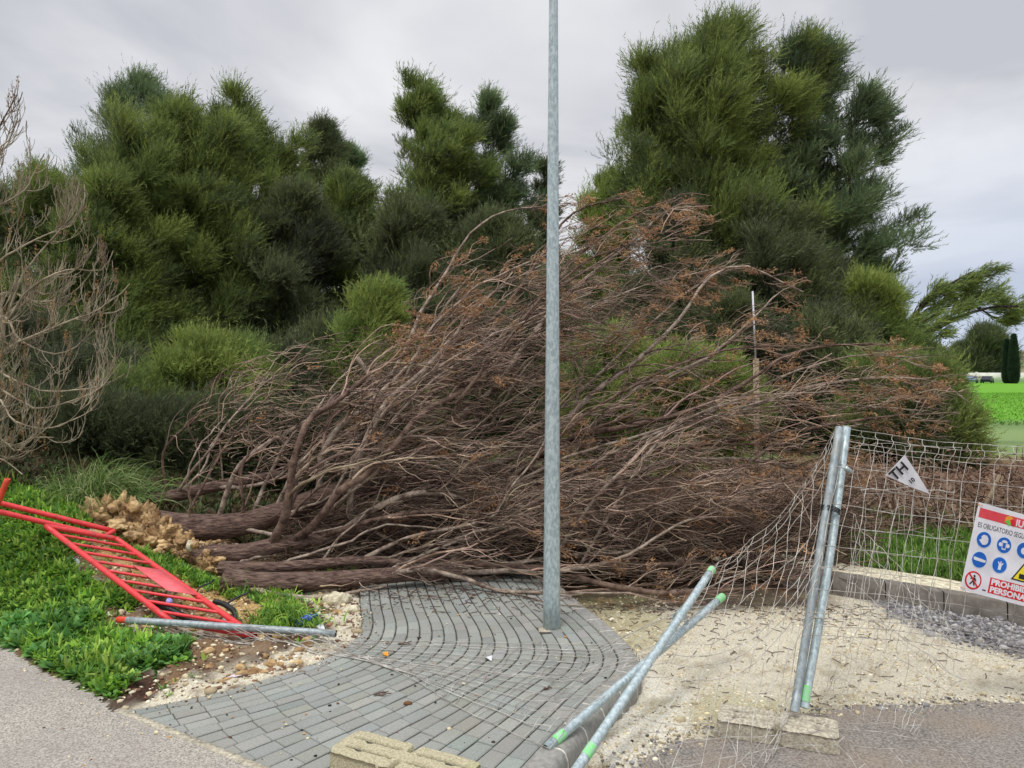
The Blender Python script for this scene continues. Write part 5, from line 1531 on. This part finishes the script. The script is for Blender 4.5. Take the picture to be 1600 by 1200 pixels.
for nm_, n_ in (('grass2', 900), ('grass3', 260)):
    p = sample(nm_, n_, -4.5, -1.0, 4.2, 7.5)
    V, q, c = rosettes(p, 9, .055, .9, WG, .2); a.add(V, q, c)
x = rng.uniform(-7, -1.2, 5200); y = rng.uniform(6.9, 9.3, 5200)
p = np.stack([x, y, ground_z(x, y)], 1)
V, q, c = rosettes(p, 6, .09, .9, [srgb(84, 104, 60), srgb(70, 86, 52), srgb(112, 100, 70), srgb(92, 72, 54)], .25); a.add(V, q, c)
# sparse sprouts in the dirt
x = rng.uniform(-3.4, -1.0, 700); y = rng.uniform(3.8, 6.4, 700)
m = (road_s(x, y) > .05) & ~in_poly(x, y, PAVE) & (fbm(x, y, 3, 11) > .5)
p = np.stack([x, y, ground_z(x, y)], 1)[m]
V, q, c = rosettes(p, 6, .05, .8, WG + WG2, .3); a.add(V, q, c)
tag(a.build('grass', M['leaf']), kind='stuff', label=None)
# far right verge grass
x = rng.uniform(2.4, 7.5, 26000); y = rng.uniform(5.2, 8.2, 26000)
qx = 800 + F * x / y; z = ground_z(x, y); qy = HY + F * (CH - z) / y
m = (y > far_kerb_y(x) + .5) & (rng.random(len(x)) < .06 + 1.0 * soft_poly(qx, qy, POLY['grass4'], 8))
p = np.stack([x, y, z], 1)[m]
V, q, c = rosettes(p, 5, .09, 1.15, [srgb(112, 150, 62), srgb(130, 160, 76), srgb(96, 132, 60)], .12)
a = Acc(); a.add(V, q, c); tag(a.build('grass', M['leaf']), kind='stuff')
# crops / turf texture on the field edge
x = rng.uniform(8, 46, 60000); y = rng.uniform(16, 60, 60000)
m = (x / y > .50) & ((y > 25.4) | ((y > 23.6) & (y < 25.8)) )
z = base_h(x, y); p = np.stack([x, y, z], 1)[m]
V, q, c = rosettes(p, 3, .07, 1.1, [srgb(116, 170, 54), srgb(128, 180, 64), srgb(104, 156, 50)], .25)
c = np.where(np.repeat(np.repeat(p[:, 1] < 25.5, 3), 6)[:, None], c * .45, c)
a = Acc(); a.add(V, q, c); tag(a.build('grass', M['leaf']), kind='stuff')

# tall arching tussocks
def tussock(label, c, n, L, spreadr, lean=(0, 0), palette=WG, droop=.9, wd=.006):
    r_ = empty('grass_tussock', tuple(c)); tag(r_, label, 'grass tussock', 'grass tussocks by the root ball')
    az = rng.random(n) * 2 * PI; el = rng.uniform(.7, 1.5, n)
    d = norm(np.stack([np.cos(az) * np.cos(el) + lean[0], np.sin(az) * np.cos(el) + lean[1], np.sin(el)], 1))
    b = np.array(c) + rng.normal(size=(n, 3)) * np.array([spreadr, spreadr * .7, .02])
    LL = L * rng.uniform(.5, 1.2, n)
    pts = [b]
    for s in range(7):
        d = norm(d + np.array([lean[0] * .2, 0, -droop * .28]) * (s * .4 + .2) + rng.normal(size=d.shape) * .05); pts.append(pts[-1] + d * (LL / 7)[:, None])
    P = np.stack(pts, 1)
    T = norm(P[:, 1:] - P[:, :-1]); T = np.concatenate([T, T[:, -1:]], 1)
    S_ = norm(np.cross(T, np.array([0, 0, 1.]) + rng.normal(size=(n, 1, 3)) * .4))
    w_ = (wd * (1 - np.linspace(0, .92, 8)))[None, :, None]
    V = np.stack([P - S_ * w_, P + S_ * w_], 2).reshape(-1, 3)
    b_ = (np.arange(n) * 16)[:, None, None]; i = (np.arange(7) * 2)[None, :, None]
    q = (b_ + i + np.array([0, 1, 3, 2])[None, None]).reshape(-1, 4)
    cc = np.repeat(np.array(palette)[rng.integers(0, len(palette), n)] * rng.uniform(.75, 1.2, (n, 1)), 16, 0)
    mesh_np('blades', V, q, M['leaf'], r_, cols=cc)
TG = [srgb(138, 162, 90), srgb(114, 146, 74), srgb(172, 182, 126), srgb(98, 128, 64)]
c_ = W(155, 795, 6.75); tussock('large tussock of long arching grass on top of the bank beside the root ball', c_, 1000, .56, .13, (.22, -.1), TG, .7)
c_ = W(120, 780, 6.9); tussock('smaller grass tussock just left of the large arching one', c_, 260, .34, .10, (-.1, -.1), TG, .7)
c_ = G(440, 975, .0); tussock('low bright green tuft of grass below the ends of the trunks', c_, 420, .20, .10, (.1, -.1), WG, 1.0, .006)
c_ = G(370, 925, .02); tussock('small leafy green tuft at the lower end of the root ball', c_, 200, .15, .06, (.1, -.1), WG, 1.0, .006)

# ------------------------------------------------------------------ pebbles, stones, litter
bmi = bmesh.new(); bmesh.ops.create_icosphere(bmi, subdivisions=1, radius=1.0)
IV = np.array([v.co[:] for v in bmi.verts]); IT = np.array([[v.index for v in f.verts] for f in bmi.faces]); bmi.free()
def pebbles(P, size, palette, flatz=.6):
    n = len(P)
    s = size * np.exp(rng.normal(size=n) * .45)
    V = IV[None] * (1 + rng.normal(size=(n, len(IV), 1)) * .18) * s[:, None, None] * np.stack([rng.uniform(.8, 1.3, n), rng.uniform(.7, 1.2, n), np.full(n, flatz)], 1)[:, None]
    a_ = rng.random(n) * PI; c, s_ = np.cos(a_)[:, None], np.sin(a_)[:, None]
    V = np.stack([V[..., 0] * c - V[..., 1] * s_, V[..., 0] * s_ + V[..., 1] * c, V[..., 2]], -1) + P[:, None]
    T = (IT[None] + (np.arange(n) * len(IV))[:, None, None]).reshape(-1, 3)
    cc = np.repeat(np.array(palette)[rng.integers(0, len(palette), n)] * rng.uniform(.8, 1.15, (n, 1)), len(IV), 0)
    return V.reshape(-1, 3), T, cc
SP = [srgb(222, 208, 172), srgb(196, 182, 150), srgb(240, 232, 208), srgb(170, 154, 124)]
GP = [srgb(150, 148, 148), srgb(120, 118, 120), srgb(176, 174, 172), srgb(96, 94, 96)]
a = Acc()
x = rng.uniform(.2, 5, 90000); y = rng.uniform(2.6, 6, 90000); z = base_h(x, y)
qx = 800 + F * x / y; qy = HY + F * (CH - z) / y
xk = np.interp(y, OUT[::-1, 1], OUT[::-1, 0])
m1 = (soft_poly(qx, qy, POLY['sand1'], 6) > rng.random(len(x))) & (x > xk + .03) & ~in_poly(x, y, RA)
m1 &= rng.random(len(x)) < (.05 + .25 * (fbm(x, y, 2.5, 5) > .52))
p = np.stack([x, y, ground_z(x, y)], 1)[m1]; V, t_, c = pebbles(p, .005, SP); a.add(V, t_, c)
m2 = (soft_poly(qx, qy, POLY['gravel'], 12) > rng.random(len(x)))
p = np.stack([x, y, ground_z(x, y)], 1)[m2]; V, t_, c = pebbles(p, .008, GP, .8); a.add(V, t_, c)
dRp = dist_poly(x, y, RA)
m3 = (dRp < .12) & (rng.random(len(x)) < .5 * (1 - dRp / .12)) & (x > xk + .03)
p = np.stack([x, y, base_h(x, y) + .006], 1)[m3]; V, t_, c = pebbles(p, .005, SP + GP); a.add(V, t_, c)
tag(a.build('gravel', M['pebble']), kind='stuff')
a = Acc()
x = rng.uniform(-5, -.9, 30000); y = rng.uniform(3.4, 7, 30000); s = road_s(x, y)
inp = in_poly(x, y, PAVE); z = ground_z(x, y); qx = 800 + F * x / y; qy = HY + F * (CH - z) / y
gmask = np.maximum(soft_poly(qx, qy, POLY['grass1'], 8), soft_poly(qx, qy, POLY['grass2'], 8))
m = (s > 0) & ~inp & (gmask < .4) & (rng.random(len(x)) < .5) & (qx < 620)
p = np.stack([x, y, z + .002], 1)[m]
V, t_, c = pebbles(p, .008, SP + [srgb(150, 110, 84), srgb(120, 90, 70), srgb(96, 72, 60)]); a.add(V, t_, c)
m = (s < 0) & (s > -.22) & (rng.random(len(x)) < .12 * (1 + s / .22)) & (x < -.9)
p = np.stack([x, y, base_h(x, y) + .006], 1)[m]; V, t_, c = pebbles(p, .0045, SP); a.add(V, t_, c)
tag(a.build('gravel', M['pebble']), kind='stuff')
a = Acc(); k = 0
while k < 150:
    x_ = rng.uniform(-3.0, -1.15); y_ = rng.uniform(4.0, 5.9)
    if float(road_s(x_, y_)) < .05 or bool(in_poly(np.array([x_]), np.array([y_]), PAVE)[0]): continue
    qx = 800 + F * x_ / y_; gz = float(ground_z(x_, y_)); qy = HY + F * (CH - gz) / y_
    if in_poly(np.array([qx]), np.array([qy]), POLY['grass1'])[0]: continue
    V, t_ = lump((x_, y_, gz), rng.uniform(.010, .034), k * 1.7, (1.2, 1, .6), .6, 2, 2.0); a.add(V, t_); k += 1
tag(a.build('earth_clods', M['clod'], smooth=True), kind='stuff')
# crumbs and bits of leaf on paving and asphalt
a = Acc()
x = rng.uniform(-3.2, 3, 1500); y = rng.uniform(2.9, 5.6, 1500)
ok = (in_poly(x, y, PAVE) & (rng.random(1500) < .5)) | (rng.random(1500) < .05)
ok &= (road_s(x, y) > -1.2)
p = np.stack([x, y, top_z(x, y) + .003], 1)[ok]
V, t_, c = pebbles(p, .0045, [srgb(70, 56, 46), srgb(40, 34, 30), srgb(198, 150, 90), srgb(226, 214, 180), srgb(120, 84, 52)], .5); a.add(V, t_, c)
# dirt and sand carried onto the paving along its verge edge, and bits of the tree around the heap
x = rng.uniform(-2.4, .6, 30000); y = rng.uniform(3.3, 5.7, 30000)
di = dist_poly(x, y, INN, False)
ok = in_poly(x, y, PAVE) & (rng.random(30000) < .55 * np.exp(-di / .05) + .05 * np.exp(-(5.7 - y) / .25)) & (road_s(x, y) > .02)
p = np.stack([x, y, np.full(30000, .003)], 1)[ok]
V, t_, c = pebbles(p, .0036, SP + [srgb(150, 120, 84), srgb(96, 74, 56), srgb(110, 84, 60)], .6); a.add(V, t_, c)
tag(a.build('leaf_litter', M['pebble']), kind='stuff')
# short broken twiglets and leaf scraps strewn round the heap and over the sand
nq = 900
x = np.concatenate([rng.uniform(-1.6, 2.6, 650), rng.uniform(.7, 4.5, 250)]); y = np.concatenate([5.75 - np.abs(rng.normal(size=650)) * .28, rng.uniform(3.9, 5.7, 250)])
b_ = np.stack([x, y, top_z(x, y) + .006], 1); an = rng.random(nq) * 2 * PI; d = np.stack([np.cos(an), np.sin(an), np.zeros(nq)], 1)
pp = [b_]; Ls = rng.uniform(.004, .022, (nq, 1))
for s_ in range(4):
    d = norm(d + rng.normal(size=d.shape) * np.array([.3, .3, .02])); pp.append(pp[-1] + d * Ls)
P = np.stack(pp, 1); P[..., 2] = top_z(P[..., 0], P[..., 1]) + .005
V, q = tubes(P, np.full((nq, 5), .0022), 4)
a = Acc(); a.add(V, q); tag(a.build('twig_litter', M['bark']), kind='stuff')
# brown brushwood and rubble on the bare soil at the right
n = 1300
x = rng.uniform(2.6, 9, n); y = rng.uniform(7, 10.8, n)
b_ = np.stack([x, y, base_h(x, y) + rng.uniform(0, .10, n)], 1)
d = norm(np.stack([rng.normal(size=n), rng.normal(size=n), rng.normal(size=n) * .25 + .1], 1)); pp = [b_]
for s in range(5):
    d = norm(d + rng.normal(size=d.shape) * .2); pp.append(pp[-1] + d * .11)
P = np.stack(pp, 1); V, q = tubes(P, np.linspace(.009, .004, 6)[None].repeat(n, 0), 4)
a = Acc(); a.add(V, q)
V, t_ = leaf_bits(P[:, 3], d, 8, .06, .12, 2.0); a.add(V, t_)
tag(a.build('brushwood', mat('brush', srgb(150, 124, 104), srgb(96, 78, 66), scale=3)), kind='stuff')

def stone(px, py, z, r, label, m_='limestone', sq=(1.2, .9, .7), seed=None, cat='stone'):
    c = G(px, py, z); 
    V, t_ = lump(c + np.array([0, 0, r * sq[2] * .5]), r, seed or px * .37, sq, .45, 3)
    o = mesh_np('stone', V, t_, M[m_], smooth=True); tag(o, label, cat, 'loose stones in the dirt')
stone(268, 903, .02, .05, 'pale yellow stone in the dirt left of the root ball end', 'clod')
stone(527, 942, -.01, .075, 'large pale limestone lump at the corner of the paving under the thin trunk')
stone(512, 925, -.01, .06, 'pale limestone lump just behind the larger one at the paving corner')
stone(548, 958, -.02, .05, 'flat pale stone touching the curved edge of the paving')
stone(480, 945, -.02, .04, 'small pale stone beside the blue bottle')
V, t_ = lump(W(297, 853, 5.95), .03, 5.5, (1, .8, 1.5), .3, 3)
tag(mesh_np('stone', V, t_, M['limestone'], smooth=True), 'small white stone wedged between the two upper trunks and the clay', 'stone', 'loose stones in the dirt')
# crushed blue bottle
bo = empty('plastic_bottle', tuple(G(478, 972, .02))); tag(bo, 'crushed blue plastic bottle in the dirt by the grass tuft', 'bottle')
a = Acc(); c = G(478, 968, .03); t = np.linspace(0, 1, 12)
P = c + np.outer(t - .5, np.array([.14, .06, .05])); rr_ = np.array([.004, .026, .03, .026, .031, .024, .03, .027, .024, .014, .009, .009]); a.tube(P, rr_, 10); a.build('body', M['bluep'], bo)
a = Acc(); a.tube([P[-1], P[-1] + np.array([.016, .006, .005])], .012, 10); a.build('cap', M['white'], bo)
# blue cap
o = Acc(); c = W(265, 940, 5.0); o.tube([c, c + np.array([.01, -.03, .012])], .020, 12); o = o.build('bottle_cap', mat('lilac', srgb(120, 120, 220), srgb(190, 190, 230), scale=30)); tag(o, 'pale blue cap lying between the bars of the red barrier', 'cap')
# black corrugated hose pieces
def hose(label, pts, r):
    P = catmull(np.array([W(*p) for p in pts]), 60); a = Acc(); a.tube(P, r * (1 + .12 * np.sin(np.arange(60) * 2.2)), 10)
    tag(a.build('hose', M['black'], smooth=True), label, 'hose', 'black hose scraps')
hose('thick black hose scrap lying under the lower end of the red barrier', [(230, 940, 5.0), (262, 950, 4.95), (290, 965, 4.9), (322, 975, 4.85)], .022)
hose('black hose scrap with a kink beyond the right rail of the red barrier', [(335, 940, 5.1), (352, 945, 5.05), (368, 960, 4.95), (362, 985, 4.85)], .017)
hose('thin black cable arching out of the clay behind the red barrier', [(306, 932, 5.3), (312, 918, 5.35), (330, 910, 5.4), (334, 905, 5.4)], .006)
hose('thin straight black rod sticking out of the clay right of the red barrier', [(350, 946, 5.2), (368, 935, 5.25), (388, 926, 5.3)], .008)
def sheetlet(label, pts, z, m_, name='litter', cat='litter'):
    bm = bmesh.new(); vs = []
    for k, (x_, y_) in enumerate(pts):
        p = G(x_, y_, z); p[2] = float(top_z(p[0], p[1])) + .006 + .008 * (k % 2); vs.append(bm.verts.new(p))
    f = bm.faces.new(vs); r = bmesh.ops.extrude_face_region(bm, geom=[f])
    for v in r['geom']:
        if isinstance(v, bmesh.types.BMVert): v.co.z += .002
    bmesh.ops.recalc_face_normals(bm, faces=bm.faces[:])
    o = bm_obj(name, bm, M[m_]); tag(o, label, cat, 'scraps of rubbish')
sheetlet('crumpled pinkish paper strip in the dirt at the edge of the paving', [(352, 1056), (372, 1052), (388, 1054), (372, 1062), (356, 1062)], 0, 'paper')
sheetlet('small white scrap on the clay by the black hose', [(345, 960), (356, 958), (358, 967), (348, 970)], .03, 'white')
sheetlet('white plastic scrap beside the blue bottle', [(494, 978), (504, 975), (508, 985), (498, 988)], 0, 'white')
sheetlet('white plastic scrap in the middle of the block paving', [(759, 1029), (769, 1028), (768, 1035), (762, 1033)], 0, 'white')
sheetlet('silvery foil scrap in the grass left of the red barrier', [(96, 858), (124, 862), (126, 874), (112, 868)], .3, 'galv')
sheetlet('orange leaf on the block paving', [(598, 1022), (606, 1022), (607, 1027), (600, 1028)], 0, 'sorange', 'leaf', 'leaf')
# small twigs lying on the paving
def pavtwig(label, px, py, L, ang, m_='limb'):
    a = Acc(); c = G(px, py, .006)
    for k in range(6):
        an = ang + rng.normal() * .5; d = np.array([math.cos(an), math.sin(an) * .6, .05])
        P = c + np.outer(np.linspace(0, 1, 5), d * L * rng.uniform(.5, 1.1)) + rng.normal(size=(5, 3)) * .003; P[:, 2] = np.maximum(P[:, 2], .004); a.tube(P, .0028, 4)
    tag(a.build('twig', M[m_]), label, 'twig', 'broken twigs on the paving')
pavtwig('broken green-brown sprig on the paving left of centre, nearest the camera', 585, 1085, .09, .2, 'bark')
pavtwig('dark sprig on the paving near the curved verge edge', 622, 1006, .08, .1, 'bark')
pavtwig('dark crumpled sprig on the paving right of the lamp post foot', 850, 1077, .05, .9, 'bark')
# white rubble scattered below the crown, seen between the boughs
for k in range(16):
    px = rng.uniform(560, 1290); py = rng.uniform(900, 950) if px < 1000 else rng.uniform(870, 900)
    c = W(px, py, rng.uniform(6.2, 7.0)); c[2] = rng.uniform(.03, .10)
    V, t_ = lump(c, rng.uniform(.02, .05), k * 2.2, (1.4, .8, .6), .5, 2)
    o = mesh_np('rubble', V, t_, M['limestone']); tag(o, 'small pale rubble piece under the fallen crown', 'rubble', 'pale rubble under the crown')
# wooden stakes on the soil at the right
for lab, p0, p1 in (('slanting grey wooden stake behind the sign, the taller one', (1535, 800, 7.8), (1562, 742, 7.8)), ('short slanting grey stake between the torn triangle and the sign', (1458, 800, 7.9), (1466, 772, 7.9))):
    P0 = W(*p0); P1 = W(*p1); P0[2] = min(P0[2], .1) if False else P0[2]
    gz = float(ground_z(P0[0], P0[1])); dirn = (P1 - P0); k = (P0[2] - gz + .05) / dirn[2]; P0 = P0 - dirn * k
    a = Acc(); a.tube([P0, P1], np.array([.026, .018]), 6); tag(a.build('stake', M['wood']), lab, 'stake', 'wooden stakes')
